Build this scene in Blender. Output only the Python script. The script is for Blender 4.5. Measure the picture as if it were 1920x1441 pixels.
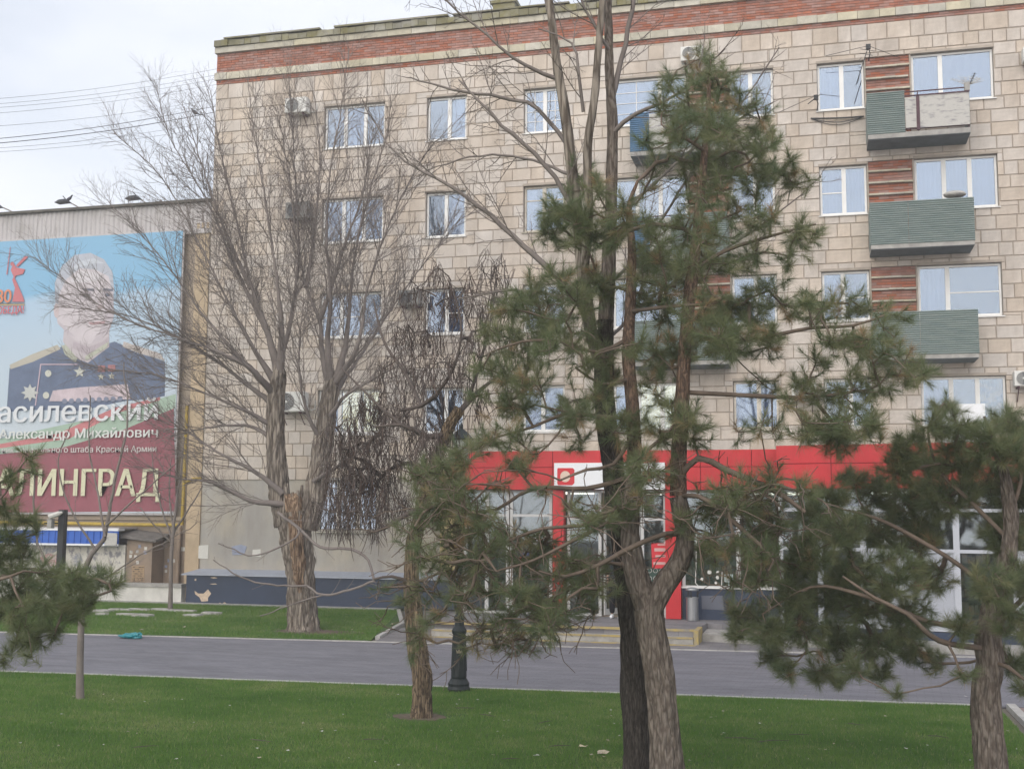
import bpy, bmesh, math, random
import numpy as np
from mathutils import Vector, Matrix, noise
random.seed(7); RNG = np.random.default_rng(7)
for o in list(bpy.data.objects): bpy.data.objects.remove(o)
scene = bpy.context.scene
COL = scene.collection

# ------------------------------------------------------------------ camera
F, CX, CY = 2200.0, 960.0, 720.5
H = 2.73
YAW, PITCH, ROLL = 0.25416733, 0.10817221, 0.00578216
fwd = Vector((-math.sin(YAW)*math.cos(PITCH), math.cos(YAW)*math.cos(PITCH), math.sin(PITCH)))
rgt0 = Vector((math.cos(YAW), math.sin(YAW), 0)); up0 = rgt0.cross(fwd)
rgt = rgt0*math.cos(ROLL) + up0*math.sin(ROLL); up = -rgt0*math.sin(ROLL) + up0*math.cos(ROLL)
cd = bpy.data.cameras.new('camera'); cam = bpy.data.objects.new('camera', cd); COL.objects.link(cam)
cd.sensor_fit = 'HORIZONTAL'; cd.sensor_width = 36; cd.lens = F/1920*36
cd.clip_start = 0.1; cd.clip_end = 2000
m = Matrix.Identity(4)
for i in range(3):
    m[i][0] = rgt[i]; m[i][1] = up[i]; m[i][2] = -fwd[i]
m[2][3] = H
cam.matrix_world = m; scene.camera = cam

# ------------------------------------------------------------------ world and sun
SUN_EL, SUN_AZ = math.radians(30), math.radians(190)      # azimuth clockwise from +Y
w = bpy.data.worlds.new('World'); scene.world = w; w.use_nodes = True
nt = w.node_tree; N = nt.nodes; L = nt.links
bg = N['Background']; bg.inputs[1].default_value = 0.09
sky = N.new('ShaderNodeTexSky'); sky.sky_type = 'NISHITA'; sky.sun_disc = False
sky.sun_elevation = SUN_EL; sky.sun_rotation = SUN_AZ; sky.air_density = 1.2; sky.dust_density = 2.0; sky.ozone_density = 1.5
tc = N.new('ShaderNodeTexCoord'); mp = N.new('ShaderNodeMapping'); mp.inputs['Scale'].default_value = (1.6, 1.6, 4.0)
mp.inputs['Rotation'].default_value = (0.1, 0.15, 0.6)
nz = N.new('ShaderNodeTexNoise'); nz.inputs['Scale'].default_value = 1.7; nz.inputs['Detail'].default_value = 6; nz.inputs['Roughness'].default_value = 0.5
rp = N.new('ShaderNodeValToRGB'); rp.color_ramp.elements[0].position = 0.3; rp.color_ramp.elements[0].color = (0.56,)*3+(1,)
rp.color_ramp.elements[1].position = 0.62; rp.color_ramp.elements[1].color = (0.95,)*3+(1,)
mx = N.new('ShaderNodeMixRGB'); mx.inputs[2].default_value = (7.0, 7.2, 7.75, 1)
L.new(tc.outputs['Generated'], mp.inputs[0]); L.new(mp.outputs[0], nz.inputs[0]); L.new(nz.outputs[0], rp.inputs[0])
L.new(rp.outputs[0], mx.inputs[0]); L.new(sky.outputs[0], mx.inputs[1]); L.new(mx.outputs[0], bg.inputs[0])
sd = bpy.data.lights.new('sun', 'SUN'); sun = bpy.data.objects.new('sun', sd); COL.objects.link(sun)
sd.energy = 1.5; sd.angle = math.radians(80); sd.color = (1.0, 0.93, 0.86)
sdir = Vector((math.sin(SUN_AZ)*math.cos(SUN_EL), math.cos(SUN_AZ)*math.cos(SUN_EL), math.sin(SUN_EL)))
sun.rotation_euler = (-sdir).to_track_quat('-Z', 'Y').to_euler()
vs = scene.view_settings
vs.view_transform = 'Standard'; vs.look = 'None'; vs.gamma = 1; vs.exposure = 0.74; vs.use_curve_mapping = False

# ------------------------------------------------------------------ helpers
D = 31.67                                                  # facade plane of the apartment block
def ray(x, y): return rgt*((x-CX)/F) - up*((y-CY)/F) + fwd
def at(x, y, Y=D):
    d = ray(x, y); return Vector((0, 0, H)) + d*(Y/d.y)
def gnd(x, y, z=0.0):
    d = ray(x, y); return Vector((0, 0, H)) + d*((z-H)/d.z)
def U(a, b): return random.uniform(a, b)

def wloc(o):
    v = Vector((0, 0, 0))
    while o is not None: v += o.location; o = o.parent
    return v
def tag(o, label, cat, group=None, kind=None):
    if label: o['label'] = label
    if cat: o['category'] = cat
    if group: o['group'] = group
    if kind: o['kind'] = kind
    return o
def thing(name, loc, label, cat, group=None):
    o = bpy.data.objects.new(name, None); COL.objects.link(o); o.location = loc; o.empty_display_size = 0.2
    return tag(o, label, cat, group)
def npmesh(name, V, faces, mat, parent=None, loc=None, smooth=False, attr=None):
    """faces: list of int arrays (n,k)"""
    V = np.asarray(V, dtype=np.float32).reshape(-1, 3)
    if parent is not None: base = wloc(parent)
    elif loc is not None: base = Vector(loc)
    else:
        mn, mx_ = V.min(0), V.max(0); base = Vector(((mn[0]+mx_[0])/2, (mn[1]+mx_[1])/2, mn[2]))
    me = bpy.data.meshes.new(name)
    me.vertices.add(len(V)); me.vertices.foreach_set('co', (V-np.array(base, dtype=np.float32)).ravel())
    li, st, n = [], [], 0
    for f in faces:
        f = np.asarray(f, dtype=np.int32)
        if len(f) == 0: continue
        k = f.shape[1]; li.append(f.ravel()); st.append(n+np.arange(len(f), dtype=np.int32)*k); n += f.size
    li = np.concatenate(li); st = np.concatenate(st)
    me.loops.add(len(li)); me.loops.foreach_set('vertex_index', li)
    me.polygons.add(len(st)); me.polygons.foreach_set('loop_start', st)
    me.polygons.foreach_set('use_smooth', np.full(len(st), bool(smooth)))
    if attr is not None:
        a = me.attributes.new('tone', 'FLOAT', 'POINT'); a.data.foreach_set('value', np.asarray(attr, dtype=np.float32))
    me.update(calc_edges=True)
    if mat: me.materials.append(mat)
    o = bpy.data.objects.new(name, me); COL.objects.link(o)
    if parent is not None: o.parent = parent
    else: o.location = base
    return o
class MB:
    def __init__(s): s.v = []; s.f = {}
    def add(s, vs_, fs):
        n = len(s.v); s.v += [tuple(q) for q in vs_]
        for f in fs: s.f.setdefault(len(f), []).append([i+n for i in f])
        return s
    def box(s, x0, x1, y0, y1, z0, z1, skip=''):
        v = [(x0,y0,z0),(x1,y0,z0),(x1,y1,z0),(x0,y1,z0),(x0,y0,z1),(x1,y0,z1),(x1,y1,z1),(x0,y1,z1)]
        fs = {'b':(3,2,1,0),'t':(4,5,6,7),'f':(0,1,5,4),'r':(1,2,6,5),'k':(2,3,7,6),'l':(3,0,4,7)}
        return s.add(v, [fs[k] for k in fs if k not in skip])
    def bar(s, a, b, r, n=6, r2=None):
        return s.tube([a, b], [r, r if r2 is None else r2], n)
    def tube(s, pts, rad, n=8, cap=True):
        V, Q = tube_np(np.array([tuple(p) for p in pts], float), np.array(rad, float), n)
        k = len(pts); fs = [tuple(q) for q in Q]
        if cap: fs += [tuple(range(n-1, -1, -1)), tuple(range((k-1)*n, k*n))]
        return s.add(V, fs)
    def lathe(s, c, prof, n=20):
        v = []; fs = []
        for r, z in prof:
            for i in range(n):
                a = 2*math.pi*i/n; v.append((c[0]+r*math.cos(a), c[1]+r*math.sin(a), c[2]+z))
        for j in range(len(prof)-1):
            for i in range(n):
                fs.append((j*n+i, j*n+(i+1) % n, (j+1)*n+(i+1) % n, (j+1)*n+i))
        fs.append(tuple(range(n-1, -1, -1))); fs.append(tuple(range((len(prof)-1)*n, len(prof)*n)))
        return s.add(v, fs)
    def prism(s, poly, y0, y1):
        """poly of (x,z); front face at y0"""
        n = len(poly)
        area = sum(poly[i][0]*poly[(i+1) % n][1]-poly[(i+1) % n][0]*poly[i][1] for i in range(n))
        if area < 0: poly = poly[::-1]
        v = [(x, y0, z) for x, z in poly]+[(x, y1, z) for x, z in poly]
        fs = [tuple(range(n)), tuple(range(2*n-1, n-1, -1))]
        for i in range(n): j = (i+1) % n; fs.append((i, i+n, j+n, j))
        return s.add(v, fs)
    def slab(s, poly, z0, z1):
        n = len(poly)
        area = sum(poly[i][0]*poly[(i+1) % n][1]-poly[(i+1) % n][0]*poly[i][1] for i in range(n))
        if area < 0: poly = poly[::-1]
        v = [(x, y, z1) for x, y in poly]+[(x, y, z0) for x, y in poly]
        fs = [tuple(range(n)), tuple(range(2*n-1, n-1, -1))]
        for i in range(n): j = (i+1) % n; fs.append((i, i+n, j+n, j))
        return s.add(v, fs)
    def sphere(s, c, rx, ry, rz, n=12, m_=8):
        v = []; fs = []
        for j in range(m_+1):
            t = math.pi*j/m_
            for i in range(n):
                a = 2*math.pi*i/n
                v.append((c[0]+rx*math.sin(t)*math.cos(a), c[1]+ry*math.sin(t)*math.sin(a), c[2]+rz*math.cos(t)))
        for j in range(m_):
            for i in range(n): fs.append((j*n+i, (j+1)*n+i, (j+1)*n+(i+1) % n, j*n+(i+1) % n))
        return s.add(v, fs)
    def build(s, name, mat, parent=None, loc=None, smooth=False):
        faces = []
        for k, f in s.f.items(): faces.append(np.array(f, dtype=np.int32))
        return npmesh(name, s.v, faces, mat, parent, loc, smooth)
def tube_np(P, R, n):
    """rings round a polyline -> (V, quads)"""
    k = len(P)
    T = np.empty_like(P); T[0] = P[1]-P[0]; T[-1] = P[-1]-P[-2]
    if k > 2: T[1:-1] = P[2:]-P[:-2]
    T /= np.linalg.norm(T, axis=1)[:, None]+1e-9
    ref = np.array([1., 0, 0]) if abs(T[:, 0]).mean() < 0.7 else np.array([0, 1., 0])
    A = np.cross(T, ref); A /= np.linalg.norm(A, axis=1)[:, None]+1e-9
    B = np.cross(T, A)
    an = np.arange(n)*2*math.pi/n
    V = P[:, None, :]+R[:, None, None]*(np.cos(an)[None, :, None]*A[:, None, :]+np.sin(an)[None, :, None]*B[:, None, :])
    j = np.arange(k-1)[:, None]*n; i = np.arange(n)[None, :]; i2 = (i+1) % n
    Q = np.stack([j+i, j+i2, j+n+i2, j+n+i], -1).reshape(-1, 4)
    return V.reshape(-1, 3), Q
def tubes(polys, mat, name, parent, smooth=True):
    """polys: list of (P, R, sides)"""
    Vs, Qs, n = [], [], 0
    for P, R, s in polys:
        V, Q = tube_np(P, R, s); Vs.append(V); Qs.append(Q+n); n += len(V)
    return npmesh(name, np.concatenate(Vs), [np.concatenate(Qs)], mat, parent, smooth=smooth)
def resample(P, R, step):
    P = np.array([tuple(p) for p in P], float); R = np.array(R, float)
    # catmull-rom
    Q = np.vstack([2*P[0]-P[1], P, 2*P[-1]-P[-2]]); out = []; rr = []
    for i in range(len(P)-1):
        p0, p1, p2, p3 = Q[i:i+4]; n = max(1, int(np.linalg.norm(p2-p1)/step))
        for k in range(n):
            t = k/n; out.append(.5*((2*p1)+(-p0+p2)*t+(2*p0-5*p1+4*p2-p3)*t*t+(-p0+3*p1-3*p2+p3)*t**3)); rr.append(R[i]*(1-t)+R[i+1]*t)
    out.append(P[-1]); rr.append(R[-1])
    return np.array(out), np.array(rr)
def bark_tube(P, R, sides, step, amp, fz, seed, flare=0.0):
    """trunk with furrowed surface"""
    P, R = resample(P, R, step)
    V, Q = tube_np(P, R, sides); k = len(P); V = V.reshape(k, sides, 3)
    s = np.concatenate([[0], np.cumsum(np.linalg.norm(np.diff(P, axis=0), axis=1))])
    for j in range(k):
        c = P[j]; fl = 1+flare*math.exp(-s[j]/0.22)
        for i in range(sides):
            a = 2*math.pi*i/sides
            q = Vector((math.cos(a)*fz*R[j]*12, math.sin(a)*fz*R[j]*12, s[j]*2.2+seed*7.3))
            d = abs(noise.noise(q))*1.6-0.5+0.5*noise.noise(q*2.7)
            if R[j] < 0.03: d = 0.3*d
            big = noise.noise(Vector((math.cos(a)*1.3, math.sin(a)*1.3, s[j]*1.1+seed)))*0.09
            V[j, i] = c+(V[j, i]-c)*(fl*(1+big)+amp*d/max(R[j], .03))
    return V.reshape(-1, 3), Q

# ------------------------------------------------------------------ materials
MATS = {}
def mat(name, col, rough=0.85, var=0.0, vscale=6.0, bump=0.0, bscale=60.0, metal=0.0, spec=0.3, stretch=(1, 1, 1), rand=0.0, streak=0.0, col2=None, thresh=(0.4, 0.6), detail=6.0):
    if name in MATS: return MATS[name]
    M = bpy.data.materials.new(name); M.use_nodes = True; t = M.node_tree; b = t.nodes['Principled BSDF']
    b.inputs['Roughness'].default_value = rough; b.inputs['Metallic'].default_value = metal; b.inputs['Specular IOR Level'].default_value = spec
    b.inputs['Base Color'].default_value = (*col, 1)
    tcn = t.nodes.new('ShaderNodeTexCoord'); mpn = t.nodes.new('ShaderNodeMapping'); mpn.inputs['Scale'].default_value = stretch
    t.links.new(tcn.outputs['Object'], mpn.inputs[0])
    src = None
    if var or col2:
        n1 = t.nodes.new('ShaderNodeTexNoise'); n1.inputs['Scale'].default_value = vscale; n1.inputs['Detail'].default_value = detail; n1.inputs['Roughness'].default_value = 0.65
        t.links.new(mpn.outputs[0], n1.inputs[0])
        r = t.nodes.new('ShaderNodeValToRGB'); e = r.color_ramp.elements
        if col2: a, c = col, col2; e[0].position, e[1].position = thresh
        else: a = tuple(x*(1-var) for x in col); c = tuple(min(1, x*(1+var)) for x in col); e[0].position, e[1].position = 0.3, 0.7
        e[0].color = (*a, 1); e[1].color = (*c, 1); t.links.new(n1.outputs[0], r.inputs[0]); src = r.outputs[0]
    if rand:
        g = t.nodes.new('ShaderNodeNewGeometry'); oi = t.nodes.new('ShaderNodeObjectInfo')
        ad = t.nodes.new('ShaderNodeMath'); ad.operation = 'ADD'; fr = t.nodes.new('ShaderNodeMath'); fr.operation = 'FRACT'
        t.links.new(g.outputs['Random Per Island'], ad.inputs[0]); t.links.new(oi.outputs['Random'], ad.inputs[1]); t.links.new(ad.outputs[0], fr.inputs[0])
        mr = t.nodes.new('ShaderNodeMapRange'); mr.inputs[3].default_value = 1-rand; mr.inputs[4].default_value = 1+rand; t.links.new(fr.outputs[0], mr.inputs[0])
        hs = t.nodes.new('ShaderNodeHueSaturation'); t.links.new(mr.outputs[0], hs.inputs['Value'])
        f2 = t.nodes.new('ShaderNodeMath'); f2.operation = 'MULTIPLY'; f2.inputs[1].default_value = 7.31; f3 = t.nodes.new('ShaderNodeMath'); f3.operation = 'FRACT'
        t.links.new(fr.outputs[0], f2.inputs[0]); t.links.new(f2.outputs[0], f3.inputs[0])
        m2 = t.nodes.new('ShaderNodeMapRange'); m2.inputs[3].default_value = 0.7; m2.inputs[4].default_value = 1.25; t.links.new(f3.outputs[0], m2.inputs[0]); t.links.new(m2.outputs[0], hs.inputs['Saturation'])
        if src: t.links.new(src, hs.inputs['Color'])
        else: hs.inputs['Color'].default_value = (*col, 1)
        src = hs.outputs[0]
    if streak:
        gp2 = t.nodes.new('ShaderNodeNewGeometry'); ms_ = t.nodes.new('ShaderNodeMapping'); ms_.inputs['Scale'].default_value = (1.1, 1.1, 0.28); t.links.new(gp2.outputs['Position'], ms_.inputs[0])
        ns = t.nodes.new('ShaderNodeTexNoise'); ns.inputs['Scale'].default_value = 1.3; ns.inputs['Detail'].default_value = 9; ns.inputs['Roughness'].default_value = 0.68; t.links.new(ms_.outputs[0], ns.inputs[0])
        rs_ = t.nodes.new('ShaderNodeValToRGB'); rs_.color_ramp.elements[0].position = 0.32; rs_.color_ramp.elements[0].color = (1-streak*1.3, 1-streak*1.45, 1-streak*1.6, 1); rs_.color_ramp.elements[1].position = 0.58; rs_.color_ramp.elements[1].color = (1.03, 1.03, 1.03, 1); t.links.new(ns.outputs[0], rs_.inputs[0])
        mu = t.nodes.new('ShaderNodeMixRGB'); mu.blend_type = 'MULTIPLY'; mu.inputs[0].default_value = 1; t.links.new(src, mu.inputs[1]); t.links.new(rs_.outputs[0], mu.inputs[2]); src = mu.outputs[0]
    if src: t.links.new(src, b.inputs['Base Color'])
    if bump:
        n2 = t.nodes.new('ShaderNodeTexNoise'); n2.inputs['Scale'].default_value = bscale; n2.inputs['Detail'].default_value = 5
        bp = t.nodes.new('ShaderNodeBump'); bp.inputs['Strength'].default_value = bump; bp.inputs['Distance'].default_value = 0.02
        t.links.new(mpn.outputs[0], n2.inputs[0]); t.links.new(n2.outputs[0], bp.inputs['Height']); t.links.new(bp.outputs[0], b.inputs['Normal'])
    MATS[name] = M; return M
def emit(name, col, s):
    M = mat(name, col); b = M.node_tree.nodes['Principled BSDF']; b.inputs['Emission Color'].default_value = (*col, 1); b.inputs['Emission Strength'].default_value = s; return M
def glass(name, tint=(0.8, 0.85, 0.9), refl=0.3):
    M = bpy.data.materials.new(name); M.use_nodes = True; t = M.node_tree; t.nodes.remove(t.nodes['Principled BSDF'])
    tr = t.nodes.new('ShaderNodeBsdfTransparent'); tr.inputs[0].default_value = (*tint, 1)
    gl = t.nodes.new('ShaderNodeBsdfGlossy'); gl.inputs['Roughness'].default_value = 0.03; gl.inputs[0].default_value = (0.80, 0.90, 1, 1)
    fr = t.nodes.new('ShaderNodeFresnel'); fr.inputs[0].default_value = 1.5
    ad = t.nodes.new('ShaderNodeMath'); ad.operation = 'ADD'; ad.use_clamp = True; ad.inputs[1].default_value = refl
    mxs = t.nodes.new('ShaderNodeMixShader'); t.links.new(fr.outputs[0], ad.inputs[0]); t.links.new(ad.outputs[0], mxs.inputs[0])
    nn = t.nodes.new('ShaderNodeTexNoise'); nn.inputs['Scale'].default_value = 1.2; bp = t.nodes.new('ShaderNodeBump'); bp.inputs['Strength'].default_value = 0.004; bp.inputs['Distance'].default_value = 0.01
    tcn = t.nodes.new('ShaderNodeTexCoord'); t.links.new(tcn.outputs['Object'], nn.inputs[0]); t.links.new(nn.outputs[0], bp.inputs['Height']); t.links.new(bp.outputs[0], gl.inputs['Normal'])
    t.links.new(tr.outputs[0], mxs.inputs[1]); t.links.new(gl.outputs[0], mxs.inputs[2]); t.links.new(mxs.outputs[0], t.nodes['Material Output'].inputs[0])
    return M
def tonemat(name, stops, rough=0.6, trans=0.0):
    M = bpy.data.materials.new(name); M.use_nodes = True; t = M.node_tree; b = t.nodes['Principled BSDF']
    a = t.nodes.new('ShaderNodeAttribute'); a.attribute_name = 'tone'; r = t.nodes.new('ShaderNodeValToRGB')
    e = r.color_ramp.elements
    while len(e) < len(stops): e.new(0.5)
    for q, (p, c) in zip(e, stops): q.position = p; q.color = (*c, 1)
    t.links.new(a.outputs['Fac'], r.inputs[0]); t.links.new(r.outputs[0], b.inputs['Base Color']); b.inputs['Roughness'].default_value = rough
    b.inputs['Specular IOR Level'].default_value = 0.25
    if trans:
        tl = t.nodes.new('ShaderNodeBsdfTranslucent'); ms = t.nodes.new('ShaderNodeMixShader'); ms.inputs[0].default_value = trans
        t.links.new(r.outputs[0], tl.inputs[0]); t.links.new(b.outputs[0], ms.inputs[1]); t.links.new(tl.outputs[0], ms.inputs[2]); t.links.new(ms.outputs[0], t.nodes['Material Output'].inputs[0])
    return M
def barkmat(name, plate, crev, sc, st, bump=0.8):
    M = bpy.data.materials.new(name); M.use_nodes = True; t = M.node_tree; b = t.nodes['Principled BSDF']; b.inputs['Roughness'].default_value = 0.95; b.inputs['Specular IOR Level'].default_value = 0.15
    tcn = t.nodes.new('ShaderNodeTexCoord'); mpn = t.nodes.new('ShaderNodeMapping'); mpn.inputs['Scale'].default_value = st; t.links.new(tcn.outputs['Object'], mpn.inputs[0])
    n0 = t.nodes.new('ShaderNodeTexNoise'); n0.inputs['Scale'].default_value = sc*0.8; n0.inputs['Detail'].default_value = 4; t.links.new(mpn.outputs[0], n0.inputs[0])
    va = t.nodes.new('ShaderNodeVectorMath'); va.operation = 'MULTIPLY_ADD'; va.inputs[1].default_value = (0.16,)*3; t.links.new(n0.outputs['Color'], va.inputs[0]); t.links.new(mpn.outputs[0], va.inputs[2])
    vo = t.nodes.new('ShaderNodeTexVoronoi'); vo.feature = 'DISTANCE_TO_EDGE'; vo.inputs['Scale'].default_value = sc; t.links.new(va.outputs[0], vo.inputs['Vector'])
    r = t.nodes.new('ShaderNodeValToRGB'); e = r.color_ramp.elements; e[0].position = 0.02; e[0].color = (*crev, 1); e[1].position = 0.22; e[1].color = (*plate, 1); t.links.new(vo.outputs['Distance'], r.inputs[0])
    n1 = t.nodes.new('ShaderNodeTexNoise'); n1.inputs['Scale'].default_value = sc*1.7; n1.inputs['Detail'].default_value = 8; t.links.new(mpn.outputs[0], n1.inputs[0])
    r2 = t.nodes.new('ShaderNodeValToRGB'); r2.color_ramp.elements[0].position = 0.3; r2.color_ramp.elements[0].color = (0.6,)*3+(1,); r2.color_ramp.elements[1].position = 0.7; r2.color_ramp.elements[1].color = (1.3,)*3+(1,); t.links.new(n1.outputs[0], r2.inputs[0])
    mm = t.nodes.new('ShaderNodeMixRGB'); mm.blend_type = 'MULTIPLY'; mm.inputs[0].default_value = 1; t.links.new(r.outputs[0], mm.inputs[1]); t.links.new(r2.outputs[0], mm.inputs[2]); t.links.new(mm.outputs[0], b.inputs['Base Color'])
    ad = t.nodes.new('ShaderNodeMath'); ad.operation = 'ADD'; t.links.new(vo.outputs['Distance'], ad.inputs[0]); t.links.new(n1.outputs[0], ad.inputs[1])
    bp = t.nodes.new('ShaderNodeBump'); bp.inputs['Strength'].default_value = bump; bp.inputs['Distance'].default_value = 0.03; t.links.new(ad.outputs[0], bp.inputs['Height']); t.links.new(bp.outputs[0], b.inputs['Normal'])
    return M

m_tile = mat('limestone_tile', (0.52, 0.463, 0.402), 0.9, var=0.12, vscale=2.2, bump=0.25, bscale=35, rand=0.065, streak=0.14)
m_mortar = mat('dark_mortar', (0.36, 0.315, 0.265), 0.95, var=0.2, vscale=3)
m_brick = mat('red_brick', (0.335, 0.16, 0.118), 0.95, var=0.2, vscale=5, bump=0.4, bscale=50, rand=0.12, streak=0.12)
m_bmortar = mat('brick_mortar', (0.28, 0.19, 0.15), 0.95, var=0.2, vscale=3)
m_trim = mat('trim_stone', (0.46, 0.43, 0.34), 0.9, var=0.2, vscale=3, bump=0.3, bscale=40, rand=0.12)
m_moss = mat('mossy_stone', (0.27, 0.26, 0.21), 0.95, bump=0.6, bscale=30, col2=(0.19, 0.175, 0.085), vscale=0.9, thresh=(0.42, 0.58), rand=0.15)
m_concrete = mat('concrete', (0.33, 0.32, 0.30), 0.95, var=0.25, vscale=5, bump=0.3, bscale=60)
m_slabund = mat('dark_slab_face', (0.13, 0.15, 0.155), 0.85, var=0.2, vscale=4)
m_pvc = mat('white_pvc', (0.72, 0.72, 0.70), 0.5, var=0.05, vscale=3, spec=0.4)
m_wood = mat('old_window_paint', (0.55, 0.51, 0.44), 0.7, var=0.2, vscale=8)
m_glass = glass('window_glass', (0.62, 0.70, 0.82), 0.11)
m_sglass = glass('shop_glass', (0.76, 0.80, 0.80), 0.06)
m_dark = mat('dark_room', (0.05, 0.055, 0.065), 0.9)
m_curt = mat('blue_curtain', (0.21, 0.25, 0.315), 0.9, var=0.08, vscale=3)
m_curtw = mat('white_net_curtain', (0.37, 0.40, 0.44), 0.9, var=0.08, vscale=3)
m_sunrefl = mat('painted_sun_reflection', (0.62, 0.30, 0.08), 0.8, col2=(0.06, 0.045, 0.04), vscale=4, thresh=(0.42, 0.55))  # orange sunset reflection put into the colour of a sheet
m_lit = emit('lit_room', (1.0, 0.74, 0.30), 0.75)
m_plaster = mat('grey_plaster', (0.35, 0.335, 0.31), 0.95, col2=(0.44, 0.40, 0.325), vscale=0.8, thresh=(0.42, 0.72), bump=0.35, bscale=25, streak=0.14, detail=9)
m_glowplaster = mat('warm_glow_plaster', (0.56, 0.44, 0.24), 0.95, var=0.12, vscale=1.5, bump=0.3, bscale=30)  # yellow tint stands in for warm light on the plaster
m_plinth = mat('navy_panel', (0.024, 0.038, 0.072), 0.45, var=0.2, vscale=1.5, spec=0.4)
m_ledge = mat('zinc_ledge', (0.34, 0.37, 0.43), 0.45, var=0.1, vscale=3, metal=0.3)
m_torn = mat('torn_backing', (0.55, 0.44, 0.33), 0.9, var=0.2, vscale=14)
m_paper = mat('pasted_paper', (0.58, 0.57, 0.53), 0.9, var=0.08, vscale=20)
m_bluepaint = mat('blue_patch', (0.28, 0.31, 0.40), 0.9, var=0.1, vscale=6)
m_green = mat('green_corrugated', (0.16, 0.21, 0.20), 0.7, col2=(0.265, 0.305, 0.29), vscale=3, thresh=(0.35, 0.7), stretch=(0.6, 1, 6))
m_bluec = mat('blue_corrugated', (0.10, 0.19, 0.30), 0.7, var=0.2, vscale=3)
m_panelw = mat('weathered_panel', (0.46, 0.45, 0.42), 0.9, col2=(0.24, 0.23, 0.24), vscale=7, thresh=(0.52, 0.66), stretch=(0.6, 1, 2.2), detail=9)
m_rail = mat('maroon_rail', (0.075, 0.035, 0.045), 0.6, var=0.3, vscale=8)
m_red = mat('red_fascia', (0.49, 0.020, 0.026), 0.42, var=0.10, vscale=0.5, spec=0.4, streak=0.12)
m_redseam = mat('fascia_backing', (0.10, 0.012, 0.014), 0.8)
m_white = mat('white_sign', (0.74, 0.76, 0.78), 0.45, spec=0.4)
m_black = mat('black_metal', (0.02, 0.022, 0.024), 0.5, spec=0.4)
m_lamp = mat('green_black_iron', (0.011, 0.017, 0.017), 0.5, spec=0.35, bump=0.1, bscale=30)
m_steel = mat('brushed_steel', (0.34, 0.35, 0.36), 0.38, metal=0.8, var=0.12, vscale=8, stretch=(6, 6, 0.5))
m_ac = mat('ac_casing', (0.63, 0.63, 0.60), 0.6, var=0.1, vscale=4)
m_grille = mat('ac_grille', (0.10, 0.105, 0.11), 0.6)
m_bark_elm = barkmat('elm_bark', (0.27, 0.235, 0.195), (0.10, 0.082, 0.066), 11.0, (1.0, 1.0, 0.13))
m_bark_dark = barkmat('dark_bark', (0.085, 0.075, 0.065), (0.034, 0.029, 0.025), 26.0, (1.0, 1.0, 0.16))
m_bark_pine = barkmat('pine_bark', (0.19, 0.162, 0.138), (0.105, 0.085, 0.07), 17.0, (1.0, 1.0, 0.24))
m_bark_orange = barkmat('orange_pine_bark', (0.215, 0.145, 0.105), (0.10, 0.072, 0.056), 22.0, (1.0, 1.0, 0.3))
m_twig = mat('twig_bark', (0.185, 0.16, 0.145), 0.9, var=0.25, vscale=2)
m_twig_d = mat('dark_twig_bark', (0.11, 0.09, 0.08), 0.9, var=0.3, vscale=3)
m_ptwig = mat('pine_twig_bark', (0.15, 0.115, 0.09), 0.9, var=0.35, vscale=4)
m_catb = barkmat('catalpa_bark', (0.24, 0.18, 0.12), (0.06, 0.045, 0.032), 22.0, (1.0, 1.0, 0.14))
m_pod = mat('seed_pod', (0.105, 0.08, 0.07), 0.85, var=0.3, vscale=2, rand=0.35)
m_heart = barkmat('bare_heartwood', (0.30, 0.215, 0.145), (0.11, 0.07, 0.045), 14.0, (1.0, 1.0, 0.11))
m_needle = tonemat('pine_needles', [(0.0, (0.125, 0.17, 0.085)), (0.45, (0.205, 0.23, 0.115)), (0.8, (0.30, 0.29, 0.155)), (0.9, (0.35, 0.27, 0.15)), (1.0, (0.40, 0.27, 0.155))], 0.5, 0.45)
m_blade = tonemat('grass_blades', [(0.0, (0.072, 0.165, 0.025)), (0.45, (0.128, 0.24, 0.044)), (0.9, (0.24, 0.30, 0.095)), (1.0, (0.42, 0.38, 0.21))], 0.6, 0.3)
m_lawn = mat('lawn_soil', (0.050, 0.10, 0.022), 0.95, col2=(0.10, 0.12, 0.045), vscale=1.6, thresh=(0.48, 0.75), bump=0.6, bscale=60)
m_soil = mat('bare_soil', (0.125, 0.098, 0.072), 0.95, var=0.35, vscale=12, bump=0.8, bscale=40)
m_kerb = mat('kerb_stone', (0.40, 0.39, 0.37), 0.9, var=0.2, vscale=8, bump=0.3, bscale=60, rand=0.08)
m_leaf = mat('dry_leaf', (0.46, 0.40, 0.31), 0.8, var=0.25, vscale=30, rand=0.25)

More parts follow.
